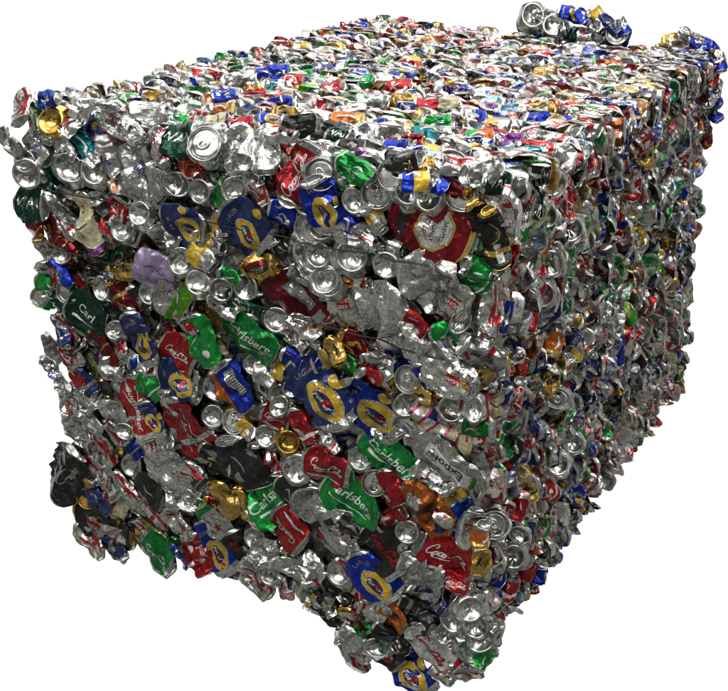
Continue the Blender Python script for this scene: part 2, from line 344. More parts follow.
def A_redscript(L, Wd, rs):
    return 'palesilver', [(.88,.97,'red')], [], [(script_cola(L*.62, 2.6), 0, Wd*.02, 90 if Wd > L else 0, 'red', 0), (ribbon([(-L*.3,Wd*.3),(-L*.12,Wd*.16)], lambda t: 1+6*(1-t), 2), 0, 0, 0, 'red', 0), (text('COCA COLA', Wd*.1, 0, .15), L*.40, 0, -90, 'white', 1)]
def A_colalight(L, Wd, rs):
    return 'silver', [], [], [(script_cola(L*.5, 2.0), 0, 0, 0, 'ink', 0), (grid_rect(Wd*.16, L*.18), L*.12, Wd*.28, 60, 'red', 0), (ribbon([(-L*.38,-Wd*.1),(-L*.2,-Wd*.3)], lambda t: 5., 2), 0, 0, 0, 'red', 0)]
def A_star(L, Wd, rs):
    return 'silver', [(.0,.22,'green')], [], [(star(Wd*.17), L*.12, 0, 0, 'red', 0)]
def A_band(L, Wd, rs):
    return 'silver', [], [], [(grid_rect(Wd*.36, L*.09), L*.04, Wd*.26, 0, 'black', 0), (grid_rect(Wd*.36, L*.09), L*.04, -Wd*.26, 0, 'black', 0), (grid_rect(Wd*.14, L*.55), -L*.1, 0, 0, 'grey', 0), (disc(L*.07, Wd*.14, 14, 3), L*.2, Wd*.3, 0, 'red', 0), (disc(L*.07, Wd*.14, 14, 3), L*.2, -Wd*.3, 0, 'red', 0), (text('STYLE', Wd*.07, 0, .1), L*.2, -Wd*.3, 0, 'white', 1)]
def A_orangestripe(L, Wd, rs):
    return 'blue', [], [(-1.2,-.45,'orange')], [(grid_rect(Wd*.28, L*.5), -L*.05, Wd*.18, 0, 'palesilver', 0)] + [(grid_rect(Wd*.24, L*.014), -L*.28+L*.05*k, Wd*.18, 0, 'ink', 1) for k in range(10)]
def A_orange(L, Wd, rs):
    return 'orange', [], [], [(grid_rect(Wd*.25, L*.26), -L*.18, Wd*.1, 12, 'palesilver', 0), (disc(L*.10, Wd*.12, 18, 3), L*.3, -Wd*.28, 0, 'navy', 0), (disc(L*.16, Wd*.14, 18, 3), L*.06, Wd*.05, 20, 'brown', 0), (disc(L*.05, Wd*.06, 14, 2), -L*.12, -Wd*.26, 0, 'lightblue', 1)]
def A_emblemblue(L, Wd, rs):
    return 'blue', [(.0,.4,'yellow'),(.42,.5,'silver')], [], [(disc(L*.1, Wd*.22, 18, 3), -L*.3, 0, 0, 'red', 0), (disc(L*.06, Wd*.12, 18, 2), -L*.3, 0, 0, 'white', 1)]
def A_pink(L, Wd, rs):
    d = [(ribbon([(-L*.4+k*L*.16,-Wd*.4),(-L*.36+k*L*.16,0),(-L*.42+k*L*.16,Wd*.4)], lambda t: 4., 2), 0, 0, 0, 'pink', 0) for k in range(6)]
    return 'cream', [], [(-.4,-.1,'palesilver')], d+[(grid_rect(Wd*.3, L*.2), -L*.1, Wd*.1, 10, 'navy', 1)]
def A_strong(L, Wd, rs):
    return 'gold', [(.0,.1,'black')], [], [(disc(L*.34, Wd*.22, 18, 3), L*.02, 0, 0, 'black', 0), (text('STRONG', L*.19, 0, .35), 0, Wd*.08, 0, 'red', 1), (text('SUPER', L*.13, 0, .2), 0, -Wd*.1, 0, 'palesilver', 1)]
def A_blackgold(L, Wd, rs):
    return 'black', [(.72,.76,'gold')], [], [(ribbon([(-L*.25,-Wd*.1),(-L*.05,Wd*.2),(L*.1,-Wd*.15)], lambda t: 1.6, 2), 0, 0, 0, 'gold', 0), (disc(Wd*.14, Wd*.14, 16, 2), L*.15, 0, 0, 'palesilver', 0), (grid_rect(Wd*.3, L*.14), L*.32, 0, 0, 'white', 0), (text('ML', Wd*.1), L*.32, 0, -90, 'ink', 1)]
def A_blackpatch(L, Wd, rs):
    return 'black', [], [], [(ribbon([(-L*.2,-Wd*.1),(L*.1,Wd*.02),(L*.25,-Wd*.05)], lambda t: 5., 2), 0, 0, 0, 'yellow', 0), (grid_rect(Wd*.2, L*.14), L*.2, Wd*.25, 20, 'blue', 0), (grid_rect(Wd*.18, L*.3), -L*.2, Wd*.2, 5, 'grey', 0)]
def A_cream(L, Wd, rs):
    return 'cream', [(.88,1,'purple')], [], [(disc(Wd*.14, Wd*.12, 16, 2), -L*.22, -Wd*.2, 0, 'red', 0), (disc(Wd*.09, Wd*.08, 16, 2), -L*.22, -Wd*.2, 0, 'cream', 1), (ribbon([(L*.02,-Wd*.3),(L*.05,0),(0,Wd*.3)], lambda t: 2., 2), 0, 0, 0, 'ink', 0), (text('BREW', Wd*.16), L*.25, -Wd*.15, 0, 'grey', 0)]
def A_lilac(L, Wd, rs):
    return 'lilac', [], [], [(ribbon([(-L*.2,0),(0,Wd*.12),(L*.2,-Wd*.05)], lambda t: 1.2, 2), 0, 0, 0, 'purple', 0)]
def A_bluewhite(L, Wd, rs):
    return 'palesilver', [], [(.7,1.5,'lightblue'),(-1.5,-1.0,'lightblue')], [(text('PURE', Wd*.16), 0, 0, 0, 'lightblue', 0)]
def A_silver(L, Wd, rs):
    k = rs.randint(5); d = []; st = []; bd = []
    if k == 0: d = [(text('LAGER', L*.16, .1, .1), 0, Wd*.1, 0, 'grey', 0), (ribbon([(-L*.3,-Wd*.15),(0,-Wd*.08),(L*.3,-Wd*.16)], lambda t: 1.6, 2), 0, 0, 0, 'red', 0), (disc(Wd*.1, Wd*.1, 14, 2), L*.28, Wd*.1, 0, 'red', 0)]
    if k == 1: st = [(.5,.62,'red'),(-.9,-.6,'grey')]; d = [(text('330ml', L*.1, 0, .05), -L*.2, Wd*.12, 90, 'ink', 0)]+[(grid_rect(Wd*.02, L*.3), L*.08, Wd*(.02+.05*q), 0, 'ink', 0) for q in range(5)]
    if k == 2: d = [(grid_rect(Wd*.35, L*.3), 0, Wd*.05, 8, 'palesilver', 0), (text('BEER', L*.12, 0, .15), 0, Wd*.05, 8, 'blue', 1), (disc(Wd*.07, Wd*.07, 12, 2), -L*.25, -Wd*.2, 0, 'red', 0)]
    if k == 3: bd = [(.62,.70,'grey'),(.74,.76,'red')]; d = [(script_cola(L*.4, 1.8), -L*.1, 0, 0, 'grey', 0)]
    if k == 4: d = [(star(Wd*.1), -L*.15, Wd*.1, 0, 'red', 0), (ribbon([(-L*.35,Wd*.25),(0,Wd*.34),(L*.35,Wd*.22)], lambda t: 2.4, 2), 0, 0, 0, 'grey', 0), (text('500ml', L*.1, 0, .05), L*.2, -Wd*.1, 0, 'ink', 0)]
    return 'silver', bd, st, d
def A_marks(base, ink):
    def f(L, Wd, rs):
        d = []; bd = []
        if rs.rand() < .5: z = rs.uniform(.1,.8); bd = [(z, z+rs.uniform(.03,.09), ink)]
        for _ in range(rs.randint(1,4)):
            y0 = rs.uniform(-.3,.3)*Wd; x0 = rs.uniform(-.3,0)*L
            d.append((ribbon([(x0,y0),(x0+L*.12,y0+rs.uniform(-.15,.15)*Wd),(x0+L*.3,y0+rs.uniform(-.2,.2)*Wd)], lambda t, w=rs.uniform(1.2,4): w*(.4+math.sin(PI*t)), 2), 0, 0, 0, ink, 0))
        if rs.rand() < .5: d.append((disc(Wd*.12, Wd*.10, 14, 2), rs.uniform(-.25,.25)*L, rs.uniform(-.2,.2)*Wd, 0, ink, 0))
        for k in range(rs.randint(0,5)): d.append((grid_rect(1.3, L*rs.uniform(.12,.25)), L*.2, -Wd*.25+3*k, 0, 'palesilver' if ink != 'palesilver' else 'ink', 1))
        return base, bd, [], d
    return f
def A_two(c1, c2, z=.45, th=None):
    def f(L, Wd, rs):
        return c1, ([(z,1,c2)] if th is None else []), ([th+(c2,)] if th else []), [(ribbon([(-L*.25,Wd*.1),(0,Wd*.2),(L*.2,0)], lambda t: 2+2*t, 2), 0, 0, 0, 'white' if c2 != 'white' else 'silver', 0)]
    return f
def A_foil(L, Wd, rs): return 'silver', [], [], []
def A_word(base, word, ink):
    return lambda L, Wd, rs: (base, [(.93,1,'silver')], [], [(text(word, L*.8/len(word)*1.35, .15, .15), 0, 0, 0, ink, 0)])
ART = dict(
 sil=(A_silver, 'grey silver can'), silb=(A_emblem(), 'big flattened silver can with small red emblem'), silr=(A_red_on_silver, 'silver can with red streaks'),
 foil=(A_foil, 'crinkled bare silver can'), pale=(A_plain('palesilver'), 'bright whitish silver can'), cola=(A_cola(), 'red cola can with white script'), red=(A_marks('red','white'), 'crushed red can'),
 fost=(A_lager('blue'), 'blue lager can with yellow oval'), fostd=(A_lager('navy'), 'dark blue lager can with yellow oval'),
 blue=(A_marks('blue','silver'), 'crumpled shiny blue can'), navy=(A_marks('navy','silver'), 'crumpled dark blue can'), carl=(A_carl(), 'green can with white lettering'), carld=(A_carl('darkgreen','Carl'), 'dark green can with white lettering'),
 green=(A_marks('green','white'), 'crumpled green can'), dkgreen=(A_word('darkgreen','WAN','palesilver'), 'very dark green can'), lime=(A_two('lime','green'), 'light green can'),
 spec=(A_special, 'dark red can with silver octagon label'), panel=(A_panel, 'long dark red can with grey panel'), dkred=(A_marks('darkred','gold'), 'crumpled dark red can'),
 expo=(A_export, 'silver can with white band and green lettering'), bud=(A_bud, 'red can with silver bands and white lettering'), zero=(A_cola('black','red',False), 'black cola can with red script'),
 redscr=(A_redscript, 'white silver can with red script'), clight=(A_colalight, 'silver can with thin dark script and red patch'), star=(A_star, 'silver can with red star'), band=(A_band, 'long silver can with black band'),
 orst=(A_orangestripe, 'blue can with barcode and orange stripe'), orng=(A_orange, 'crumpled orange can'), orpl=(A_two('orange','gold',.7), 'bent orange can'), emb=(A_emblemblue, 'blue and yellow can with round emblem'),
 pink=(A_pink, 'cream can with pink stripes'), strong=(A_strong, 'gold can with red lettering'), blkg=(A_blackgold, 'black and gold can'), black=(A_marks('black','grey'), 'crumpled black can'), blkp=(A_blackpatch, 'black can with yellow mark'),
 cream=(A_cream, 'cream can with purple end'), paletri=(lambda L, Wd, rs: ('palesilver', [], [], [(disc(Wd*.2, Wd*.2, 24, 3, 3), L*.12, 0, 20, 'red', 0)]), 'whitish can with red triangle'), lilac=(A_lilac, 'lilac can'), blwh=(A_bluewhite, 'pale blue and white can'), gold=(A_marks('gold','black'), 'crumpled gold can'), yel=(A_two('yellow','silver',.6), 'bent yellow can'),
 yelb=(A_two('blue','yellow',.5), 'blue and yellow can'), gcola=(A_cola('green','white'), 'green cola can with white script'), redcr=(A_two('red','cream',.55), 'red and cream can'), teal=(A_two('teal','silver',.7), 'teal blue can'),
 lblue=(A_two('lightblue','palesilver',.7), 'light blue can'), purp=(A_plain('purple'), 'purple can'), orgr=(A_two('green','orange',.5), 'green and orange can'), silgr=(A_two('silver','lime',.55), 'silver can with bright green end'),
 silbl=(A_two('silver','blue',.6), 'silver and blue can'), tealf=(A_two('silver','teal',.85), 'silver can edged in teal'))

# ------------------------------------------------------------------ building one can
def body_mesh(rs, pf, nc, dfm, art, L, Wd, h):
    base, bands, stripes, decals = art
    G0 = revolve(pf, nc); P = dfm(G0)/1000.0; nr = len(pf); G = P.reshape(nr, nc, 3)
    Fq = ring_faces(nr, nc); mats = [base]
    def mi_of(k):
        if k not in mats: mats.append(k)
        return mats.index(k)
    zc = ((pf[:-1,1]+pf[1:,1])/2/h)[:,None]*np.ones((1,nc)); th = ((np.arange(nc)+.5)/nc*2*PI+PI)%(2*PI)-PI; th = np.ones((nr-1,1))*th[None,:]
    mi = np.zeros((nr-1,nc), int)
    for a, b, k in stripes: mi[(th>=a)&(th<b)] = mi_of(k)
    for a, b, k in bands: mi[(zc>=a)&(zc<b)] = mi_of(k)
    mi = mi.ravel()
    V = [P]; T = []; tm = []; off = len(P)
    if decals:
        gz = np.gradient(G, axis=0); gt = np.roll(G,-1,1)-np.roll(G,1,1); Nn = np.cross(gz, gt); Nn /= np.linalg.norm(Nn,axis=2)[...,None]+1e-12
        zs = pf[:,1]
        for (v, t), al, ac, rot, mk, layer in decals:
            c_, s_ = math.cos(math.radians(rot)), math.sin(math.radians(rot))
            a = v[:,0]*c_-v[:,1]*s_+al; b = v[:,0]*s_+v[:,1]*c_+ac
            ok = (np.abs(b) < Wd*.495) & (np.abs(a) < L/2-9)
            tt = t[ok[t].all(1)]
            if not len(tt): continue
            z = np.clip(a*(h/L)+h/2, zs[0], zs[-1]); thv = np.arcsin(np.clip(b/(Wd/2),-1,1))
            ri = np.clip(np.interp(z, zs, np.arange(nr)), 0, nr-1.001); i0 = ri.astype(int); fr = (ri-i0)[:,None]
            ci = (thv/(2*PI)*nc) % nc; j0 = ci.astype(int) % nc; fc = (ci-np.floor(ci))[:,None]; j1 = (j0+1)%nc
            def bil(A): return (A[i0,j0]*(1-fr)*(1-fc)+A[i0+1,j0]*fr*(1-fc)+A[i0,j1]*(1-fr)*fc+A[i0+1,j1]*fr*fc)
            p = bil(G)+bil(Nn)*(.0006+.00028*layer)
            V.append(p); T.append(tt+off); tm.append(np.full(len(tt), mi_of(mk))); off += len(p)
    V = np.concatenate(V); tr = np.concatenate(T) if T else None
    mi = np.concatenate([mi]+tm) if tm else mi
    return mesh('can_body', V, Fq, [MATS[k] for k in mats], mi, tris=tr, sharp=18)
def frame(n, t):
    n = n/np.linalg.norm(n); t = t-np.dot(t,n)*n; t /= np.linalg.norm(t); x = np.cross(n, t)
    return np.stack([x, n, t], 1)                        # columns: local x, y, z
def to_obj(root, P, R):
    from mathutils import Matrix
    M = Matrix(((R[0,0],R[0,1],R[0,2],P[0]),(R[1,0],R[1,1],R[1,2],P[1]),(R[2,0],R[2,1],R[2,2],P[2]),(0,0,0,1)))
    root.matrix_world = M
THINGS = []
GROUP = 'crushed drinks cans pressed into the bale'
def start_thing(P, R, phrase, mark=None, px=None, face='F'):
    root = bpy.data.objects.new('crushed_can', None); root.empty_display_size = .02; C.objects.link(root); to_obj(root, P, R)
    root['category'] = 'can'; root['group'] = GROUP
    THINGS.append(dict(o=root, phrase=phrase, mark=mark, px=px, face=face, P=P)); return root
HV = []                                                   # world points of the individual cans, for the visibility count
def parts_of(root, rs, P, R, h, L, Wd, dfm, art, rows, nc, show, endmat='end', opened=True, tabang=0.):
    base, body, top = profiles(h, rows, True, 't' not in show and show != 'b')
    bm_ = body_mesh(rs, body, nc, dfm, art, L, Wd, h); obj('can_body', bm_, root)
    v = np.empty(len(bm_.vertices)*3, np.float32); bm_.vertices.foreach_get('co', v); HV.append(v.reshape(-1,3)@R.T+P)
    if 'b' in show:
        V = dfm(revolve(base, nc))/1000; obj('can_base', mesh('can_base', V, ring_faces(len(base), nc), [MATS[endmat]]), root)
    if 'l' in show:
        G = revolve(top, nc); r = np.hypot(G[...,0], G[...,1]); dx = G[...,0]*math.cos(tabang)+G[...,1]*math.sin(tabang); dy = -G[...,0]*math.sin(tabang)+G[...,1]*math.cos(tabang)
        if opened: G[...,2] -= 7.5*smooth(1.15,.8,np.hypot(dx/7.5,(dy-11.5)/6.5))*(r < 20.9)
        V = dfm(G)/1000; lid = obj('can_lid', mesh('can_lid', V, ring_faces(len(top), nc), [MATS[endmat]]), root)
        if 't' in show:
            # pull tab: oval loop with a finger hole, a solid nose and a rivet
            n = 20; th = np.arange(n)/n*2*PI; rows_ = []
            sec = [(1.0,.3),(1.06,1.0),(.95,1.6),(.72,1.6),(.62,1.0),(.68,.3)]
            for k, z in sec: rows_.append(np.stack([7.2*k*np.cos(th), 10.5*k*np.sin(th)-2.5, np.full(n, h-4+z+.4)], -1))
            V1 = np.array(rows_); F1 = ring_faces(6, n); j = np.arange(n); F1 = np.concatenate([F1, np.stack([5*n+j,5*n+(j+1)%n,(j+1)%n,j],-1)])
            # nose plate
            a, b = np.meshgrid(np.linspace(-1,1,7), np.linspace(0,1,6), indexing='ij'); hw = 6.0*np.sqrt(np.clip(1-(b*.86)**2,0,1))
            V2 = np.stack([a*hw, -1.5+b*8.8, np.full(a.shape, h-4+1.45)+.5*(1-a**2)], -1); i = np.arange(6)[:,None]*6+np.arange(5)[None,:]
            F2 = np.stack([i,i+6,i+7,i+1],-1).reshape(-1,4)+V1.size//3
            V3 = revolve(np.array([(2.6,h-4),(2.4,h-1.6),(1.4,h-1.1),(.05,h-1.0)]), n); V3[...,1] += 2.0; F3 = ring_faces(4, n)+V1.size//3+V2.size//3
            VV = np.concatenate([V1.reshape(-1,3), V2.reshape(-1,3), V3.reshape(-1,3)])
            c_, s_ = math.cos(tabang), math.sin(tabang); X, Y = VV[:,0].copy(), VV[:,1].copy(); VV[:,0] = X*c_-Y*s_; VV[:,1] = X*s_+Y*c_
            obj('pull_tab', mesh('pull_tab', dfm(VV)/1000, np.concatenate([F1,F2,F3]), [MATS[endmat]]), lid)
def rotv(v, ax, a):
    ax = ax/np.linalg.norm(ax); return v*math.cos(a)+np.cross(ax, v)*math.sin(a)+ax*np.dot(ax, v)*(1-math.cos(a))
FR = dict(F=PF, R=PR, T=PT, B=PB)
def edge_normal(P, face, rs):
    n = FR[face][1].copy()
    ctr = (cA+cC+cF+cG)/4
    if face == 'F':
        n = n + np.array([0,0,1.])*.8*smooth(H-.07, H+.01, P[2]) + np.array([1.,0,0])*.7*smooth(W-.07,W+.01,P[0]) - np.array([1.,0,0])*.15*smooth(.06,-.01,P[0])
    if face == 'R': n = n*.8+np.array([0,-1.,0])*.75+np.array([0,0,.15])
    if face == 'T': n = n*.8+np.array([0,-1.,0])*.75+np.array([.15,0,0])
    if face == 'B': n = n*.8+np.array([.3,0,.6])
    return n/np.linalg.norm(n)
def place(face, org, sc, e, idx):
    kind, x, y = e[0], e[1], e[2]; mark = next((q for q in e[3:] if isinstance(q, str)), None); num = [q for q in e[3:] if not isinstance(q, str)]
    u, v = org[0]+x*sc, org[1]+y*sc; rs = RS(1000+idx)
    p0, fn = FR[face]; c = hit(u, v, p0, fn); n = edge_normal(c, face, rs)
    name = kind.split(':')[0]; side = kind.split(':')[1] if ':' in kind else None
    if name in ('lid', 'base'):
        rx, ry = num[0]*sc, num[1]*sc
        # the end disc: size from its longer half axis
        d = np.linalg.norm(c-CAM); mmpp = d/F*1000; r = max(rx, ry)*mmpp; asp = min(rx,ry)/max(rx,ry)
        wid = float(np.clip(r/27*66, 50, 84)); view = (CAM-c)/np.linalg.norm(CAM-c)
        nn = n*(.55 if face in 'TR' else .75)+view*.55+np.array([rs.uniform(-.22,.22),0,rs.uniform(-.12,.22)]); nn /= np.linalg.norm(nn)
        h = rs.uniform(32, 46)
        up = rotv(np.cross(nn, np.array([.3,.1,1.])), nn, rs.uniform(0,2*PI)) ; R0 = frame(up, nn)          # local z = outwards
        pal = {None:'silver', 'red':'red','green':'green','blue':'blue','gold':'gold','yel':'yellow','dk':'black','dkr':'darkred'}
        art = (pal.get(side, 'silver'), [], [], [])
        ea = 1.0 if asp > .85 else max(asp*1.12, .72)
        if name == 'lid':
            dfm = make_deform(rs, h, 'end', wid, crease=rs.uniform(.7,1.7), ell=(1,ea)); Rr = R0
        else:
            d0 = make_deform(rs, h, 'end', wid, crease=rs.uniform(.8,2.0), ell=(1,ea))
            def dfm(P, d0=d0, h=h): Q = P.reshape(-1,3).copy(); Q[:,2] = h-Q[:,2]; Q[:,0] *= -1; return d0(Q)   # the base faces outwards
            Rr = R0
        P = c + nn*(.008+rs.uniform(-.003,.006))
        fin = {'silver':'silver','red':'red rimmed','green':'green sided','blue':'blue sided','gold':'gold','yellow':'yellow sided','black':'dark sided','darkred':'dark red sided'}[art[0]]
        ph = ('%s can end with its pull tab' % fin) if name == 'lid' else ('%s concave can base' % fin)
        root = start_thing(P, Rr, ph, mark, (u,v), face)
        # inner bottom kept open to the bale: the far end is hidden, so only the outward end is built
        parts_of(root, rs, P, Rr, h, h, wid, dfm, art, 9, 44, 'lt' if name == 'lid' else 'b', 'goldend' if side == 'gold' else 'end', opened=rs.rand() < .6, tabang=rs.uniform(0,6.28))
        return
    a = math.radians(num[0]); lp, wp = num[1]*sc, num[2]*sc
    ca, sa = math.cos(a), math.sin(a)
    e0, e1 = hit(u-ca*lp/2, v-sa*lp/2, p0, fn), hit(u+ca*lp/2, v+sa*lp/2, p0, fn)
    d = np.linalg.norm(c-CAM); mmpp = d/F*1000
    right, down = RC[:,0], -RC[:,1]; t0 = right*ca+down*sa
    t = t0-np.dot(t0,n)*n; fore = np.linalg.norm(t); t /= fore
    L = lp*mmpp/max(fore,.45)
    x0 = np.cross(n, t); w0 = -right*sa+down*ca; k = abs(np.dot(x0, w0)); Wd = wp*mmpp/max(k,.45)
    L = float(np.clip(L*1.06, 46, 172)); Wd = float(np.clip(Wd*1.08, 34, 108))
    tl = 10 if face == 'F' else 8
    n2 = rotv(n, t, math.radians(rs.uniform(-tl,tl))); n2 = rotv(n2, np.cross(n2,t), math.radians(rs.uniform(-tl,tl)))
    R = frame(n2, t)
    fA, fB = rs.uniform(0,.3), rs.uniform(0,.4)
    if rs.rand() < .2: fA = rs.uniform(.7,1.3)
    if face in 'TR' and Wd < 60: sy = rs.uniform(.15,.27)
    else: sy = rs.uniform(.11,.21)
    cre = {'foil':1.7,'orng':1.4,'sil':1.15,'silb':1.35,'spec':.6,'expo':.6,'carl':.8,'fost':.8,'fostd':.8,'bud':.7,'cola':.85,'redscr':.7}.get(name, rs.uniform(.75,1.25))
    h = L
    dfm = make_deform(rs, h, 'flat', Wd, sy=sy, crease=cre*min(1,L/90+.15), fold0=fA, fold1=fB)
    art = ART[name][0](L, Wd, rs)
    P = c + n*(rs.uniform(-.004,.006)-(.004 if L > 110 else 0)+(.003 if mark and face == 'F' else -.002)+(.006 if name == 'expo' and mark else 0)-(.006 if face == 'T' else .004 if face == 'R' else 0))
    root = start_thing(P, R, ART[name][1], mark, (u,v), face)
    parts_of(root, rs, P, R, h, L, Wd, dfm, art, max(8,int(L/3.6)), 52, 'bl', 'goldend' if name in ('blkg','dkred','panel','gold','strong') else 'end', opened=False)

Z = 180/728.
HERO = []
def region(face, org, sc, *es):
    for e in es: HERO.append((face, org, sc, e))
region('F', (0,80), Z,
 ('silr',95,120,60,130,100,'red edged silver can at the top left corner'), ('base:gold',215,170,55,52,'gold can end at the top left corner'), ('silr',300,165,-30,150,90),
 ('sil',50,250,35,130,70,'grey can jutting left below the top left corner'), ('sil',150,275,40,130,80), ('foil',185,215,20,120,60), ('base:green',120,375,62,55), ('base',290,355,52,72), ('base',385,365,50,62,'round silver base above the left end of the upper wire'),
 ('teal',345,275,50,200,60,'teal blue can at upper left'), ('sil',560,385,45,270,150,'large grey can with red edge at upper left'), ('base',700,415,58,46), ('dkgreen',135,495,0,130,130,'dark green can jutting from the left edge'),
 ('dkred',205,600,60,130,80), ('sil',250,550,70,200,60), ('cream',355,580,86,230,90,'cream can'), ('cola',470,545,-50,150,100), ('base',507,600,54,58,'round base on the red can right of the cream can'), ('base',580,540,34,34),
 ('silr',655,275,70,170,80), ('pale',540,215,30,140,80), ('pale',600,130,10,150,70), ('foil',400,110,-5,160,70), ('foil',470,180,30,140,70), ('base',110,330,30,30), ('sil',440,330,60,130,60), ('black',430,560,70,150,80), ('foil',260,270,40,130,70), ('blue',190,75,5,110,40))
region('F', (160,80), Z,
 ('dkgreen',75,240,12,150,150,'dark green can at the top edge'), ('paletri',330,285,88,200,110,'whitish can with red triangle at the top edge'), ('pale',425,280,80,190,110), ('lid',185,262,68,66,'opened can end beside the dark green can'),
 ('sil',370,380,60,140,80), ('cola',565,385,-55,250,135,'bright red cola can at the top edge'), ('fost',670,500,80,230,135,'bright blue can below the round end at the top edge'), ('lid',655,385,64,60,'round can end capping the bright blue can'), ('base',603,500,45,36), 
 ('blue',500,540,20,130,90), ('lid',612,600,66,62,'torn open can end under the red cola can'), ('base',70,420,64,48), ('base',165,450,36,40), ('green',250,455,-50,120,65), ('base',312,445,50,58), ('yel',200,650,20,140,60),
 ('fostd',110,590,5,190,145,'square dark blue can at upper left'), ('yel',245,590,75,110,60), ('fostd',355,590,50,240,185,'large dark blue can with tilted yellow oval'), ('silr',400,450,70,130,60), ('foil',20,640,20,140,80), ('black',560,180,15,160,60), ('silr',500,215,20,150,60))
region('F', (320,120), Z,
 ('green',140,200,40,190,95,'bright green can at the top edge'), ('lid',235,295,61,61,'round can end on the bright green can'), ('lid',290,225,46,36), ('black',330,160,10,170,60), ('base:blue',140,325,56,45), ('base',370,290,50,46), ('base:red',452,312,46,54), 
 ('silr',540,180,10,150,90), ('pale',650,215,-10,170,110), ('lid',575,305,70,56,'opened white can end near the top right corner'), ('panel',540,250,20,150,80), ('spec',445,430,20,360,205,'wide dark red can with silver octagon label'),
 ('blkg',655,405,64,170,55), ('blkg',705,470,78,240,75,'black and gold can at the near top corner'), ('sil',150,480,5,170,70), ('blue',90,420,40,150,90), ('base',132,550,70,72,'crumpled round base left of the large grey can'), ('sil',230,490,10,200,90), ('base',275,582,60,56), ('base',28,645,68,56), ('base',-2,545,50,52), ('base',8,440,32,45),
 ('green',630,600,30,120,60), ('dkred',120,660,20,120,50), ('gold',400,180,10,120,50), ('yel',225,395,60,110,50), ('silbl',470,250,30,120,60))
region('F', (20,240), Z,
 ('sil',100,60,80,140,60), ('base',180,55,32,42), ('blue',180,130,30,150,55), ('dkred',190,30,40,90,50), ('green',125,200,25,130,80,'bright green can jutting from the left edge'), ('lid:green',98,228,38,30), ('lid:red',205,205,36,42), ('carld',285,295,20,180,170,'round dark green can near the left edge'),
 ('base',335,195,32,54), ('dkred',410,240,60,160,90), ('gold',440,125,-15,110,60), ('brown' if False else 'blkg',330,110,15,170,60), ('black',420,85,-30,130,70), ('lilac',560,112,10,170,125,'lilac can'), ('base',655,85,52,62,'round base at the right of the lilac can'), ('black',490,230,50,120,60),
 ('base',528,212,40,48), ('silgr',622,230,30,170,140,'silver can with green end below the lilac can'), ('sil',470,320,60,110,60), ('fostd',500,395,66,230,95,'narrow dark blue can at left'), ('cola',645,460,20,170,135,'red cola can below the lilac can'), ('foil',215,400,50,110,90), ('dkred',330,440,60,170,90), ('base',398,362,30,40),
 ('silbl',430,480,60,110,60), ('navy',255,560,60,150,60), ('sil',150,550,42,190,48,'thin grey can jutting left'), ('foil',375,525,20,120,70), ('red',195,470,40,110,60), ('sil',230,660,60,150,80), ('green',525,590,55,140,80), ('fostd',655,565,5,180,150,'dark blue can under the red cola can at left'), ('cream',615,640,60,80,50), ('foil',480,520,20,120,70), ('sil',130,440,70,130,60), ('silr',400,420,70,90,40))
region('F', (180,240), Z,
 ('yel',100,62,30,130,85,'yellow can'), ('green',210,150,10,120,60), ('base',83,172,48,60), ('base',175,195,48,50), ('base:green',275,190,58,56,'green sided base above the dark green cans'), ('strong',335,100,-12,150,95,'gold can with red lettering'), ('black',400,55,70,130,60), ('base',538,60,92,66,'largest round base below the torn open can end'),
 ('base',612,172,60,64), ('foil',500,140,20,120,70), ('panel',460,235,50,330,140,'long dark red can with grey panel'), ('carld',265,265,12,180,85), ('sil',180,265,25,140,60), ('base',392,322,54,56,'round base below the long dark red can'), ('carl',285,392,24,275,140,'green lettered can under the lower wire'), ('green',100,400,75,220,110,'tall plain green can left of centre'), 
 ('gold',640,440,60,110,65,'gold lump under the lower wire'), ('foil',560,460,40,130,80), ('yelb',580,485,-30,90,40), ('blue',450,480,20,100,55), ('sil',470,405,30,130,60), ('yelb',375,520,12,120,75), ('foil',340,540,50,120,70), ('base',148,595,54,46), ('base',305,500,38,30), ('orst',215,590,65,220,115,'blue can with barcode and orange stripe'), ('base',410,630,57,52,'round base left of the biggest dark blue can'), ('base',462,590,38,58),
 ('fostd',575,610,58,340,175,'biggest dark blue can with upright yellow oval'), ('lime',665,500,10,110,45), ('silr',30,330,50,120,60), ('foil',500,350,20,140,50))
region('F', (340,270), Z,
 ('silb',105,140,-6,330,210,'big silver can with a red emblem in the centre'), ('silb',400,65,215,330,215,'big silver can with red emblem under the octagon can'), ('silb',365,345,222,450,165,'longest silver can running down right'), ('red',310,210,35,130,55,'red scrap between the big silver cans'),
 ('clight',575,340,30,190,110), ('lid:blue',490,278,62,54,'clear round end near the near edge'), ('base',490,205,50,30), ('lid:blue',278,440,56,54,'round can end with blue rim'), ('base',275,540,64,48), ('fost',125,560,50,320,150,'shiny blue can right of the biggest dark blue can'), ('pink',405,625,34,300,125,'pink striped cream can'), ('base',452,560,58,54), ('base:red',545,560,38,60,'red rimmed can base at the near edge'),
 ('foil',150,400,30,150,80), ('dkred',60,320,30,170,90), ('red',125,425,30,100,40), ('gold',155,430,30,110,40), ('green',545,40,50,100,60), ('green',430,250,-20,100,50), ('gold',560,440,-50,90,55), ('foil',170,370,20,120,60), ('green',540,640,10,100,50), ('gold',320,500,10,100,40), ('sil',270,640,30,140,90), ('foil',140,650,30,150,60), ('blue',330,430,60,90,50))
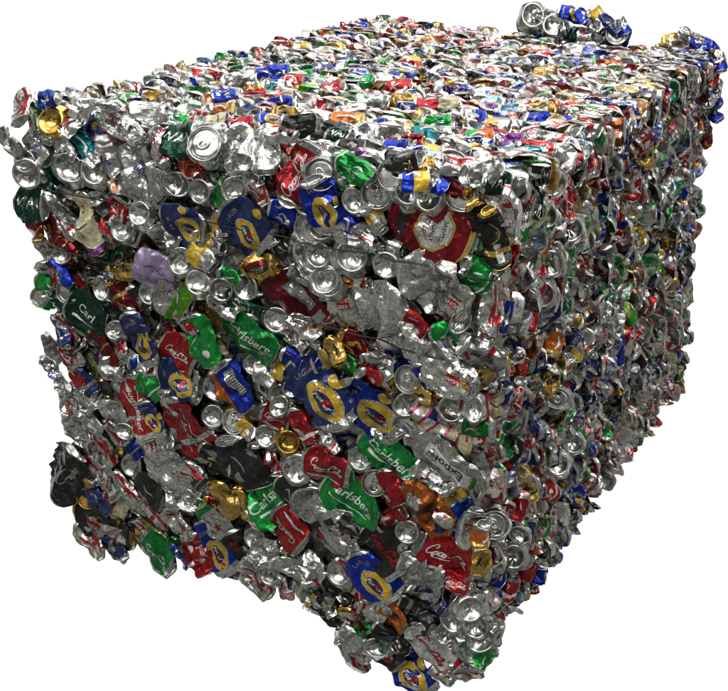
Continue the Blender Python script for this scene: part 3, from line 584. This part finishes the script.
region('F', (30,400), Z,
 ('sil',190,60,40,150,90), ('expo',245,90,32,130,70), ('bud',435,30,80,260,120,'red can with silver stripe near the left side'), ('fostd',500,70,70,160,70), ('base',392,122,32,46), ('bud',650,110,68,300,160,'large red can with silver bands'), ('silb',545,240,60,270,155,'pale silver can with red emblem at lower left'), ('silr',275,170,65,220,85),
 ('black',160,290,-42,250,165,'black can jutting out at lower left'), ('orpl',225,345,-30,100,40), ('lid:gold',235,395,36,42,'gold rimmed can end at lower left'), ('expo',305,320,52,190,85), ('base',415,262,42,52), ('silr',395,345,55,150,60), ('black',488,370,20,150,125,'black can below the pale silver can'), ('blue',415,205,60,90,60), ('silr',460,445,35,240,105,'red and silver can below the black can'),
 ('redcr',345,425,30,120,90), ('blkg',300,510,13,260,150,'black and gold can jutting out at the bottom left'), ('silr',455,550,60,150,90), ('silr',600,500,40,160,110), ('gcola',530,615,32,170,150,'green cola can at the bottom left'), ('foil',575,395,30,130,60), ('base',632,398,50,46,'round base above the green cola can'), ('black',665,290,40,150,90), ('red',690,605,60,170,100), ('blue',610,630,40,110,70), ('sil',330,50,50,120,80), ('silr',340,140,60,110,60), ('sil',240,240,60,170,60))
region('F', (190,400), Z,
 ('base',102,62,46,48), ('lid:yel',185,85,38,46,'yellow sided can end'), ('yel',228,118,40,90,45), ('blkp',110,245,40,180,95), ('silr',35,310,40,170,80), ('black',228,240,75,240,150,'large plain black can at the centre'), ('silr',305,230,75,170,75), ('base',312,145,44,40), ('base:gold',400,167,48,45,'gold can base'), ('base',372,22,48,32),
 ('cola',345,75,20,130,95), ('red',455,100,65,160,70), ('sil',550,180,20,140,60), ('foil',200,140,20,150,50), ('base',440,272,66,56), ('cola',570,262,15,200,135,'red cola can above the green lettered can'), ('gold',155,390,66,160,95,'yellow gold can at lower centre'), ('gold',215,420,80,130,40), ('carl',330,405,-42,250,170,'green can with upward lettering'), ('black',400,360,30,120,90), ('carl',655,400,25,270,175,'wide green can lettered in white at lower centre'),
 ('cola',408,512,215,175,135,'red cola can below the upward green can'), ('band',540,480,66,290,160,'long silver can with black band'), ('star',110,490,45,180,95,'silver can with red star'), ('zero',212,590,62,175,105,'small black cola can with red script'), ('base',272,550,44,48), ('fost',100,600,56,240,110,'blue can at the bottom left with yellow oval'), ('red',30,620,60,180,90), ('foil',400,640,12,290,130,'crinkled silver can at the bottom'), ('base',695,230,46,54), ('foil',630,550,50,130,70), ('foil',30,400,30,150,80), ('foil',500,340,20,150,50), ('silr',640,520,60,120,60),('dkred',110,420,30,110,50), ('green',60,440,50,100,60))
region('F', (340,420), Z,
 ('carl',200,160,36,295,130,'slanting green lettered can right of centre'), ('base',90,160,54,56), ('red',205,270,60,160,100), ('lid:red',145,250,50,50,'red rimmed can end between two green cans'), ('sil',330,110,25,150,70), ('sil',405,255,30,260,60), ('expo',450,178,208,330,135,'silver can lettered in dark green near the near edge'), ('emb',485,315,60,150,80,'blue and yellow can with round emblem'), ('blwh',525,425,105,170,95,'pale blue and white can at the near edge'),
 ('orng',350,350,10,230,180,'crumpled orange can'), ('red',205,400,-40,150,80), ('zero',185,520,50,230,150,'large black cola can with red script'), ('base',278,445,42,48), ('cola',430,560,24,250,175,'red cola can at the near edge'), ('fost',140,625,56,250,150,'shiny blue can with oval at the bottom'), ('foil',330,625,30,200,165,'crinkled silver can beside the bottom blue can'), ('cola',465,660,15,140,80), ('foil',25,480,50,140,80), ('black',60,430,30,150,70), ('silr',290,560,40,130,60), ('silr',20,600,40,120,60))
region('F', (220,530), Z,
 ('silr',150,190,50,180,90), ('base',207,172,54,50,'shiny round base at the bottom'), ('clight',345,215,28,260,155,'silver can with dark script at the bottom'), ('silr',140,225,20,130,60), ('blkg',455,330,14,210,110,'black can at the bottom edge'), ('base',490,168,58,60), ('sil',555,450,58,175,100,'pale silver can hanging at the bottom edge'), ('base',642,470,36,58), ('foil',612,335,20,130,110), ('red',555,260,30,120,60), ('dkred',540,350,70,120,50), ('black',470,240,30,160,60), ('orng',700,345,30,130,100,'orange gold can at the bottom'), ('foil',400,290,20,160,50))
region('F', (360,530), Z,
 ('black',235,330,30,170,95,'dark green black can at the bottom'), ('navy',290,270,20,150,60), ('black',130,430,35,170,60), ('base',375,355,60,42), ('base:blue',352,412,54,40), ('base',442,310,60,48), ('redscr',300,470,42,235,130,'white can with red script at the bottom'), ('fost',200,565,50,235,120,'lowest blue can'), ('base',445,480,46,66), ('base',492,445,28,62), ('sil',425,565,12,140,60,'grey can at the bottom near corner'), ('green',500,530,-60,110,40), ('base',470,385,36,40), ('sil',330,590,20,100,50), ('base',80,470,34,42))
Y = 120/728.; X = 100/691.
region('T', (200,60), Y,
 ('redcr',370,215,-3,370,50,'long red and cream can lying on the top'), ('blue',390,265,0,340,42,'long blue can on the top'), ('fost',420,350,4,200,50,'blue and yellow can on the front of the top'), ('red',250,378,2,170,42), ('cream',100,355,0,150,60), ('orpl',120,290,8,170,55,'orange red can at the left of the top'), ('blue',140,205,-5,130,42), ('red',565,120,15,130,75), ('teal',440,145,5,120,45), ('green',640,372,0,150,42), ('sil',225,100,0,200,60), ('blue',430,55,0,200,46), ('lime',610,77,0,80,32), ('black',280,315,8,120,50), ('gold',500,312,10,120,45))
region('T', (300,60), Y,
 ('green',350,125,0,190,85,'green can in the middle of the top'), ('red',575,145,0,185,55,'red can in the middle of the top'), ('red',190,165,-12,130,40), ('orpl',290,355,10,220,50,'orange can on the top'), ('pale',300,315,5,180,60), ('black',130,430,14,300,60,'long black can on the front of the top'), ('dkgreen',235,450,20,150,50), ('silbl',430,380,5,180,50), ('dkred',655,488,0,160,48), ('blue',580,520,16,190,50,'blue can on the front of the top'), ('black',290,515,10,120,50), ('foil',400,440,5,170,80), ('gold',630,240,0,90,50), ('pale',430,240,0,190,70))
region('T', (400,90), X,
 ('redcr',250,90,0,300,60,'red can near the right of the top'), ('green',215,225,2,280,85,'long green can on the front of the top'), ('silbl',500,170,5,180,70), ('teal',215,285,10,280,55), ('yelb',150,430,10,230,90,'blue can with yellow patch on the top'), ('lblue',645,85,12,150,90,'light blue can on the top'), ('orgr',540,330,5,200,60), ('red',640,300,20,150,60), ('dkred',240,550,30,260,90,'dark red can at the front of the top'), ('lid',355,515,80,56), ('pale',590,520,5,240,110), ('yel',665,235,10,100,50), ('yelb',100,610,10,150,80))
region('T', (500,100), X,
 ('lblue',80,60,20,180,80), ('fost',340,150,14,320,95,'blue can with yellow patch at the right of the top'), ('purp',80,275,8,180,50,'purple can'), ('cola',245,340,6,260,80,'red can over the top near corner'), ('foil',290,265,4,180,60), ('silr',590,190,25,180,120), ('gold',280,50,10,120,60))
region('R', (480,170), X,
 ('dkgreen',110,90,5,210,120,'dark green can at the near top corner'), ('orpl',185,350,86,300,75,'tall orange can at the near top corner'), ('green',265,340,85,300,55), ('sil',370,450,100,300,80), ('cola',585,200,82,300,120,'tall red can on the right face'), ('base',610,410,50,44), ('base',440,310,60,80), ('green',600,610,90,130,80), ('base',500,620,50,70), ('orpl',425,530,100,170,50), ('base',490,90,55,70))
region('R', (560,130), X,
 ('navy',400,330,80,160,90), ('red',505,400,86,160,50), ('gold',610,190,80,110,50), ('blue',345,625,88,130,45), ('yel',520,590,95,130,42), ('navy',430,90,90,220,55,'dark blue can at the top right edge'), ('silr',240,200,80,220,80), ('tealf',165,760,80,150,85,'silver can edged in teal'))
region('R', (470,250), Z,
 ('green',395,45,85,130,50,'green can on the right face'), ('sil',375,120,80,170,70), ('base',320,50,48,58), ('base',290,180,42,46), ('orpl',340,375,95,110,42), ('orng',378,465,110,120,50,'crumpled orange can on the right face'), ('orng',260,385,90,95,50), ('gold',325,530,98,125,55,'gold cylinder on the right face'), ('yelb',440,400,85,105,65), ('foil',545,300,80,170,80,'bright crinkled can on the right face'), ('navy',490,470,100,110,60), ('yel',130,470,80,95,52), ('silr',92,230,100,230,60), ('blue',128,260,105,150,35), ('red',240,270,90,130,55), ('cola',175,600,98,190,75,'long red can on the right face'), ('lid',350,600,50,36), ('cream',110,620,100,140,60,'cream can on the right face'), ('blue',600,400,80,130,60))
region('R', (500,410), X,
 ('foil',330,270,80,220,90), ('base',385,370,46,42), ('base:green',500,225,60,50,'green sided can base on the right face'), ('blue',520,590,-30,150,90,'bright blue can near the bottom right edge'), ('gold',190,560,60,160,65), ('red',330,570,20,100,60))
region('R', (470,500), X,
 ('cola',250,140,110,250,105,'red cola can low on the right face'), ('red',345,60,110,160,70), ('lid',165,170,52,48), ('base',335,240,48,80), ('base',290,390,58,54), ('lime',520,180,92,160,85,'light green can low on the right face'), ('orpl',75,240,95,190,75), ('gold',80,430,100,100,60), ('navy',405,200,95,180,50), ('blue',480,500,95,170,55), ('red',280,620,100,180,60), ('silbl',190,500,70,140,55), ('red',420,480,100,140,52))
region('B', (0,0), 1.0,
 ('blue',528,30,60,26,16,'blue can at the left of the heap on the back edge'), ('base',533,17,13,10), ('base:blue',554,26,11,11,'round base in the middle of the heap on the back edge'), ('fost',572,14,20,28,14,'blue can topping the heap on the back edge'), ('blue',584,16,60,20,12), ('foil',596,20,70,26,14), ('yel',599,14,60,16,9), ('dkgreen',578,32,10,26,12), ('silr',590,34,0,26,12), ('black',568,36,0,24,10), ('navy',610,25,50,26,13), ('lid:blue',617,34,10,9,'round can end at the right of the heap on the back edge'), ('foil',545,14,20,22,10), ('blue',540,36,0,22,10), ('foil',603,36,5,26,10), ('silbl',622,26,60,16,9),
 ('gold',674,40,-10,22,10,'gold can near the far right corner'), ('foil',690,36,30,22,12), ('blkg',668,48,0,24,10), ('blue',700,42,20,22,11), ('fost',714,52,70,24,12,'blue can at the far right corner'), ('red',713,70,95,30,11,'red can hanging at the far right corner'), ('silbl',719,62,80,20,10), ('sil',712,94,110,30,10), ('blue',714,98,60,16,8), ('dkred',705,132,90,30,9), ('silbl',712,112,60,22,9), ('sil',682,46,0,26,10), ('green',708,104,0,16,7), ('foil',702,118,90,24,10))
region('F', (0,0), 1.0,
 ('sil',84,445,60,44,22), ('silr',95,470,60,42,20), ('foil',80,425,70,38,22), ('red',74,372,60,32,16), ('foil',84,395,60,40,24), ('navy',98,500,40,36,22), ('expo',78,430,35,40,20), ('silr',66,330,60,36,20), ('dkgreen',58,300,60,30,18), ('silr',92,520,30,34,20), ('sil',70,352,80,34,20))
region('F', (0,0), 1.0,
 ('black',385,648,40,44,24), ('green',372,636,20,34,20), ('silr',352,655,60,40,22), ('red',395,662,30,36,20), ('silr',70,405,70,34,20), ('navy',64,330,70,34,18), ('silr',50,275,70,32,18), ('dkred',36,225,60,30,18), ('silr',90,540,30,36,20), ('navy',112,548,25,36,20))

for i, (f, o_, s_, e) in enumerate(HERO): place(f, o_, s_, e, i)
print('placed by hand', len(THINGS))
# ------------------------------------------------------------------ the rest of the bale
PALS = [('silver','palesilver',9),('silver','grey',6),('silver','red',8),('palesilver','silver',4),('brown','silver',2),('green','silver',3),('red','silver',5),('brown','gold',3),('black','red',3),('silver','green',4),('silver','blue',4),('red','white',7),('darkred','silver',3),('blue','yellow',4),('blue','silver',4),('navy','silver',4),('green','white',4),('darkgreen','silver',4),('lime','green',1),
        ('black','silver',7),('black','gold',3),('gold','silver',3),('yellow','silver',2),('orange','silver',2),('white','red',3),('white','blue',2),('cream','silver',2),('teal','silver',1),('lightblue','white',1),('purple','silver',1)]
pw = np.array([p[2] for p in PALS], float); pw /= pw.sum()
NAMEC = dict(brown='brown', silver='silver', palesilver='bright silver', red='red', darkred='dark red', blue='blue', navy='dark blue', green='green', darkgreen='dark green', lime='light green', black='black', gold='gold', yellow='yellow', orange='orange', white='white', cream='cream', teal='teal', lightblue='light blue', purple='purple', grey='grey')
VAR = []
for k in range(26):
    rs = RS(500+k); h = rs.choice([62, 78, 95, 120]); wd = rs.uniform(46, 84)
    b_, bo, tp = profiles(h, 11, False, True); nc = 22
    if k % 6 == 5:
        h = 42; b_, bo, tp = profiles(h, 8, False); fl = (k//6) % 2; d0 = make_deform(rs, h, 'end', 64, crease=1.2, ell=(1, rs.uniform(.6,1)))
        if fl:
            def dfm(P, d0=d0, h=h): Q = P.reshape(-1,3).copy(); Q[:,2] = h-Q[:,2]; Q[:,0] *= -1; Q = d0(Q); return Q
        else: dfm = d0
        end = True
    else:
        dfm = make_deform(rs, h, 'flat', wd, sy=rs.uniform(.09,.24), crease=rs.uniform(.9,1.6), fold0=rs.uniform(0,.6), fold1=rs.uniform(0,.5)); end = False
    pf = np.concatenate([b_[:-1], bo, tp[1:]]); part = np.concatenate([np.zeros(len(b_)-1), np.ones(len(bo)), np.full(len(tp)-1, 2)])
    G = revolve(pf, nc); V = dfm(G)/1000; Fq = ring_faces(len(pf), nc)
    uv = np.stack([np.repeat((np.arange(nc)/nc*6)[None], len(pf), 0), np.repeat(pf[:,1:2]/18., nc, 1)], -1).reshape(-1,2)
    isend = np.repeat(part != 1, nc)
    VAR.append((V, Fq, uv, isend, end))
inst = []                                                # (variant, centre in the ideal bale, rotation, palette, zone)
rs = RS(7)
def randrot(n, spin, tl):
    n = n/np.linalg.norm(n); t = np.cross(n, np.array([.3,.2,1.])) ; t = rotv(t, n, spin); n2 = rotv(n, t, rs.uniform(-tl,tl)); n2 = rotv(n2, np.cross(n2,t), rs.uniform(-tl,tl)); return frame(n2, t)
def add(c, face, dens=1):
    v = rs.randint(len(VAR)); out = dict(R=[1,0,0],T=[0,0,1],F=[0,-1,0],L=[-1,0,0],K=[0,1,0],U=[0,0,-1])[face]; out = np.array(out, float)
    if VAR[v][4]:
        if face in 'RT' and rs.rand() < .3: v = (v+1) % len(VAR)
    if VAR[v][4]:
        nn = out + rs.uniform(-.5,.5,3)+np.array([0,-.35,0]); nn /= np.linalg.norm(nn); R = frame(rotv(np.cross(nn,[.31,.2,1.]), nn, rs.uniform(0,6.28)), nn)
        c = c+out*.004
    else:
        if face in 'FK': R = randrot(out, rs.uniform(0,6.28), .4)
        else:                                             # pressed along the length of the bale: flat sides face the front
            R = randrot(np.array([0,-1.,0])+out*rs.uniform(-.1,.6), rs.uniform(0,6.28), .45)
    inst.append((v, c, R, rs.choice(len(PALS), p=pw), face))
for y in np.arange(.022, D-.01, .0125):
    for z in np.arange(.02-rs.uniform(0,.03), H+.005, .041*rs.uniform(.85,1.2)): add(np.array([W-.026+rs.uniform(-.022,.008), y+rs.uniform(-.012,.012), z+rs.uniform(-.02,.02)]), 'R')
    for x in np.arange(.02-rs.uniform(0,.03), W, .043*rs.uniform(.85,1.2)): add(np.array([x+rs.uniform(-.02,.02), y+rs.uniform(-.012,.012), H-.028+rs.uniform(-.014,.008)]), 'T')
for y in np.arange(.02, D-.02, .022):
    for z in np.arange(.02, H-.01, .055): add(np.array([.022, y+rs.uniform(-.012,.012), z+rs.uniform(-.02,.02)]), 'L')
    for x in np.arange(.03, W-.02, .06): add(np.array([x, y+rs.uniform(-.012,.012), .022]), 'U')
for dz in (.026, .048):
    for x in np.arange(.012, W, .055):
        for z in np.arange(.012, H, .05): add(np.array([x+rs.uniform(-.02,.02), dz+rs.uniform(-.006,.006), z+rs.uniform(-.02,.02)]), 'F')
for x in np.arange(.05, W-.03, .09):
    for z in np.arange(.04, H-.03, .075): add(np.array([x, D-.03, z]), 'K')
def world_of(it):
    v, c, R, p, face = it
    P = VAR[v][0]@R.T*(.74 if face in 'RTLUK' else .9)+c
    # the press plates flatten what sticks out of the ideal bale
    lo = np.array([0,-.004,0]); hi = np.array([W,D,H-.006]); mrg = np.array([.012,.01,.005])
    P = np.where(P > hi+mrg, hi+mrg+(P-hi-mrg)*.25, P); P = np.where(P < lo-mrg, lo-mrg+(P-lo+mrg)*.25, P)
    return warp(P)
WP = [world_of(it) for it in inst]
# which of them show largest: count the pixels each one wins in a coarse depth buffer
allP = np.concatenate(HV+WP); ids = np.concatenate([np.full(sum(len(h) for h in HV), -1)]+[np.full(len(w), i) for i, w in enumerate(WP)])
u, v, dd = project(allP); S = 3.2; ui, vi = (u/S).astype(int), (v/S).astype(int); nw, nh = int(728/S)+1, int(691/S)+1
ok = (u > 0)&(v > 0)&(ui < nw)&(vi < nh)&(dd > 0); ui, vi, dd, ids = ui[ok], vi[ok], dd[ok], ids[ok]
order = np.argsort(-dd); buf = np.full((nh, nw), -2); buf[vi[order], ui[order]] = ids[order]
cnt = np.bincount(buf[buf >= 0], minlength=len(inst)); NIND = 298-len(THINGS)
hid = np.concatenate([np.full(len(h), i) for i, h in enumerate(HV)]+[np.full(sum(len(w) for w in WP), -1)])[ok]
hb = np.full((nh, nw), -1); hb[vi[order], ui[order]] = hid[order]; hc = np.bincount(hb[hb >= 0], minlength=len(THINGS))
score = np.concatenate([hc+.5*np.array([bool(t['mark']) for t in THINGS])*1000, cnt]); top_ = set(np.argsort(-score)[:298].tolist())
best = [i for i in range(len(inst)) if len(THINGS)+i in top_]
DEMOTED = [t for i, t in enumerate(THINGS) if i not in top_ or hc[i] == 0 and not t['mark']]
print('demoted', len(DEMOTED), 'hidden', int((hc == 0).sum()))
THINGS[:] = [t for t in THINGS if t not in DEMOTED]
pick = set(best)
print('stuff cans', len(inst), 'promoted', len(best))
AV, AF, AU, A1, A2, A3, off = [], [], [], [], [], [], 0
for i, it in enumerate(inst):
    va = VAR[it[0]]; r4 = RS(i+9000); c1, c2 = PALS[it[3]][:2]; c1 = np.array(COL[c1])*r4.uniform(.5,1.1); c2 = np.array(COL[c2])
    e = np.array(COL['silver'])*r4.uniform(.5,1.05); n = len(va[0]); a = np.tile(np.append(c1,1.), (n,1)); b = np.tile(np.append(c2,1.), (n,1)); a[va[3],:3] = e; b[va[3],:3] = e; c3 = np.tile(np.append(np.array(COL[['white','black','red','navy'][r4.randint(4)] if PALS[it[3]][0] in ('silver','palesilver','grey') else ['white','white','black','gold'][r4.randint(4)]]),1.), (n,1)); c3[va[3],:3] = e
    uvo = va[2]+r4.uniform(-50,50,2)
    if i in pick:
        P = WP[i]; c = P.mean(0); root = start_thing(c, np.eye(3), None, None, None, it[4]); root.matrix_world = __import__('mathutils').Matrix.Translation(c)
        THINGS[-1]['phrase'] = ('%s can' % NAMEC[PALS[it[3]][0]]) if not va[4] else ('upended %s can' % NAMEC[PALS[it[3]][0]])
        if PALS[it[3]][1] not in ('silver','palesilver','grey'): THINGS[-1]['phrase'] += ' marked with '+NAMEC[PALS[it[3]][1]]
        uu, vv, _ = project(c); THINGS[-1]['px'] = (float(uu), float(vv))
        fe = va[3][va[1]].all(1)
        cz = VAR[it[0]][1].mean(1)
        for nm, sel in (('can_body', ~fe), ('can_base', fe & (cz < n/2)), ('can_lid', fe & (cz >= n/2))):
            f = va[1][sel]
            if not len(f): continue
            us, inv = np.unique(f, return_inverse=True)
            obj(nm, mesh(nm, (P-c)[us], inv.reshape(-1,4), [MATS['stuff']], uv=uvo[us], cols=dict(ink1=a[us], ink2=b[us], ink3=c3[us]), sharp=26), root)
        continue
    AV.append(WP[i]); AF.append(va[1]+off); AU.append(uvo); A1.append(a); A2.append(b); A3.append(c3); off += n
# filler box behind the visible layers, its dark colour standing in for gap shade
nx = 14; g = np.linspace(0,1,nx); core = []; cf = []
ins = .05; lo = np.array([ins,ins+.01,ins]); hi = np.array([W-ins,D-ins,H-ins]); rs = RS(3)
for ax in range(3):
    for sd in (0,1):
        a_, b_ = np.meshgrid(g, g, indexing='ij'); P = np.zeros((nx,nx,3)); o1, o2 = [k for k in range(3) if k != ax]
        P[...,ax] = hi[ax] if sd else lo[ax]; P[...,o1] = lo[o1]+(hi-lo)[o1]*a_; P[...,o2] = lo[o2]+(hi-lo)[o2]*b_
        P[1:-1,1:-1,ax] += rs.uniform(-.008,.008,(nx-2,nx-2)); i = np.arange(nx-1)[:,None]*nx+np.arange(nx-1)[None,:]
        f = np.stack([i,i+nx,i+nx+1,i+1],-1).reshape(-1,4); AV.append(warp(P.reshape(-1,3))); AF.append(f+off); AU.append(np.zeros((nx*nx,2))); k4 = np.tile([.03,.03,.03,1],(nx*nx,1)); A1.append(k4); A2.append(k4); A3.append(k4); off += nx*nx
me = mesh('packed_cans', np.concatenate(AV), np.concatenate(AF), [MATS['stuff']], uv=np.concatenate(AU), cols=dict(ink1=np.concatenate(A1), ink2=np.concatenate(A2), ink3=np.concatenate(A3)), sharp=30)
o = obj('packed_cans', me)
if DEMOTED:                                              # the placed cans that show smallest go into the same single object
    bpy.context.view_layer.update(); objs = [o]
    for t in DEMOTED:
        for ch in list(t['o'].children):
            for g_ in list(ch.children): bpy.data.objects.remove(g_)
            mw = ch.matrix_world.copy(); ch.parent = None; ch.data.transform(mw); ch.matrix_world.identity(); objs.append(ch)
        bpy.data.objects.remove(t['o'])
    for q in objs: q.select_set(True)
    bpy.context.view_layer.objects.active = o
    bpy.ops.object.join(); o = bpy.context.view_layer.objects.active; o.name = 'packed_cans'
o['kind'] = 'stuff'; o['label'] = 'small mixed crushed cans packed between and behind the larger ones'; o['category'] = 'cans'

# ------------------------------------------------------------------ baling wires: loops round the bale pulled into the cans
def wire(l, m, r_, label, seed, sink=0.):
    rs = RS(seed); pts = []; A = hit(*l, Y0, NY); B = hit(*m, Y0, NY); C_ = hit(*r_, *PR)
    o = .012; A = A+np.array([-o,-.006+sink,0]); B = B+np.array([o*.6,-.006+sink,0]); C_ = np.array([C_[0]-.012, D-.01, C_[2]]); E_ = np.array([A[0]+.03, D-.01, A[2]])
    for p, q, n, out, amp in ((A,B,24,(0,-1,0),.005), (B,C_,34,(1,0,0),.004), (C_,E_,8,(0,1,0),.003), (E_,A,8,(-1,0,0),.003)):
        for k in range(n):
            t = k/n; pts.append(p*(1-t)+q*t+np.array(out)*(rs.uniform(-amp,amp)+.004)+np.array([0,0,rs.uniform(-.002,.002)]))
    P = np.array(pts); cu = bpy.data.curves.new('w', 'CURVE'); cu.dimensions = '3D'; cu.bevel_depth = .0012; cu.bevel_resolution = 2
    sp = cu.splines.new('POLY'); sp.points.add(len(P)-1); sp.points.foreach_set('co', np.concatenate([P, np.ones((len(P),1))],1).ravel()); sp.use_cyclic_u = True
    t = bpy.data.objects.new('w', cu); C.objects.link(t); bpy.context.view_layer.update(); me = bpy.data.meshes.new_from_object(t); bpy.data.objects.remove(t)
    me.materials.clear(); me.materials.append(MATS['wire']); me.name = 'baling_wire'; w = obj('baling_wire', me); w['category'] = 'wire'; w['label'] = label; w['group'] = 'baling wires round the bale'
wire((30,184),(490,277),(706,134),'topmost dark baling wire, crossing the cans below the top edge',1)
wire((58,246),(487,368),(700,198),'second dark baling wire, crossing below the long dark red can',2)
wire((78,355),(484,450),(695,256),'third dark baling wire from the top, running past the gold cylinder',3,.03)
wire((92,470),(480,590),(688,330),'lowest dark baling wire round the bale',4,.03)

# ------------------------------------------------------------------ labels: say which one by its look and its neighbours
marks = [t for t in THINGS if t['mark']]
allmark = set()
for t in marks:
    l = t['mark']
    if len(l.split()) < 4: l = {'lilac can':'crumpled lilac can, the only one of its colour','cream can':'tall cream can with purple end near the upper left','purple can':'purple can lying flat on the top','yellow can':'yellow and silver can right of the lilac can','gold can base':'round gold can base on the front face','lowest blue can':'lowest blue can, at the bottom edge of the front face','crumpled orange can':'crumpled orange can on the front face'}.get(l, l+' in the pressed bale')
    assert l not in allmark, l
    allmark.add(l); t['o']['label'] = l
    assert 4 <= len(l.split()) <= 16, l
used = set(allmark)
def sector(dx, dy):
    a = math.degrees(math.atan2(-dy, dx)) % 360; return ['right of','above right of','above','above left of','left of','below left of','below','below right of'][int(((a+22.5)%360)//45)]
def short(m):
    return 'the '+m['mark']
mk = [m for m in marks if len(m['mark'].split()) <= 9]
for t in THINGS:
    if t['mark']: continue
    px = t['px']; c = sorted(mk, key=lambda m: math.hypot(m['px'][0]-px[0], m['px'][1]-px[1])); done = False
    for rnd in range(14):
        for m in c[rnd:rnd+1]:
            dx, dy = px[0]-m['px'][0], px[1]-m['px'][1]; dist = math.hypot(dx, dy)
            for adv in (('just ',) if dist < 32 else ('a little ',) if dist < 60 else ('far ',)):
                l = '%s %s%s %s' % (t['phrase'], adv, sector(dx, dy), short(m))
                if len(l.split()) > 16: l = '%s %s %s' % (t['phrase'], sector(dx, dy), short(m))
                if len(l.split()) <= 16 and l not in used: used.add(l); t['o']['label'] = l; done = True; break
        if done: break
    if not done: print('NO LABEL', t['phrase'], px); t['o']['label'] = t['phrase']+' in the bale'

# ------------------------------------------------------------------ light and background
w = bpy.data.worlds.new('World'); bpy.context.scene.world = w; w.use_nodes = True
N, L = w.node_tree.nodes, w.node_tree.links; bg = N['Background']
fwd = RC @ np.array([0,0,-1.])
tc = N.new('ShaderNodeTexCoord'); sx_ = N.new('ShaderNodeSeparateXYZ'); L.new(tc.outputs['Generated'], sx_.inputs[0])
at = N.new('ShaderNodeMath'); at.operation = 'ARCTAN2'; L.new(sx_.outputs['X'], at.inputs[0]); L.new(sx_.outputs['Y'], at.inputs[1])
def step(src, a, b):
    q = N.new('ShaderNodeMapRange'); q.interpolation_type = 'SMOOTHSTEP'; q.inputs[1].default_value = a; q.inputs[2].default_value = b; L.new(src, q.inputs[0]); return q.outputs[0]
m1 = N.new('ShaderNodeMath'); m1.operation = 'SUBTRACT'; L.new(step(at.outputs[0], math.radians(-95), math.radians(-80)), m1.inputs[0]); L.new(step(at.outputs[0], math.radians(6), math.radians(18)), m1.inputs[1])
m2 = N.new('ShaderNodeMath'); m2.operation = 'MULTIPLY'; L.new(m1.outputs[0], m2.inputs[0])
m3 = N.new('ShaderNodeMath'); m3.operation = 'SUBTRACT'; m3.inputs[0].default_value = 1; L.new(step(sx_.outputs['Z'], .34, .55), m3.inputs[1]); L.new(m3.outputs[0], m2.inputs[1])
class mr: outputs = [m2.outputs[0]]
mx = N.new('ShaderNodeMix'); mx.data_type = 'RGBA'; mx.inputs['B'].default_value = (1.25,1.25,1.25,1)   # dim hall in front, white studio backdrop behind the bale
hn = N.new('ShaderNodeTexNoise'); hn.inputs['Scale'].default_value = 3.6; hn.inputs['Detail'].default_value = 4; L.new(tc.outputs['Generated'], hn.inputs['Vector'])
hr = N.new('ShaderNodeValToRGB'); hr.color_ramp.elements[0].position = .44; hr.color_ramp.elements[0].color = (.012,.013,.011,1); hr.color_ramp.elements[1].position = .62; hr.color_ramp.elements[1].color = (.50,.51,.45,1)
L.new(hn.outputs['Fac'], hr.inputs[0]); L.new(hr.outputs[0], mx.inputs['A'])      # dim hall as noise, pale glowing patches added to vary the reflections
L.new(mr.outputs[0], mx.inputs['Factor']); L.new(mx.outputs['Result'], bg.inputs['Color']); bg.inputs['Strength'].default_value = 1.0
def lamp(name, loc, target, sx, sy, power, col=(1,.985,.95)):
    from mathutils import Vector
    l = bpy.data.lights.new(name, 'AREA'); l.shape = 'RECTANGLE'; l.size = sx; l.size_y = sy; l.energy = power; l.color = col
    o = bpy.data.objects.new(name, l); C.objects.link(o); o.location = loc; o.rotation_euler = (Vector(target)-Vector(loc)).to_track_quat('-Z','Y').to_euler()
for k, (x, y) in enumerate([(-.6,1.4),(.9,1.6),(.2,.3),(1.6,.2)]): lamp('ceiling_tube', (x,y,2.7), (x,y,0), 1.6, 1.0, 18)
lamp('ceiling_tube', (.3,-1.6,2.9), (.4,0,.4), 2.2, 1.2, 46); lamp('ceiling_tube', (2.6,-.6,2.8), (.8,.3,.4), .8, 1.6, 18)
lamp('ceiling_tube', (-1.6,-1.4,2.6), (.2,0,.5), .3, 1.2, 10)
sc = bpy.context.scene; sc.render.engine = 'CYCLES'; sc.view_settings.view_transform = 'Standard'; sc.view_settings.look = 'None'; sc.view_settings.exposure = .3; sc.view_settings.gamma = 1
sc.cycles.max_bounces = 6; sc.cycles.glossy_bounces = 4
print('things', len(THINGS))
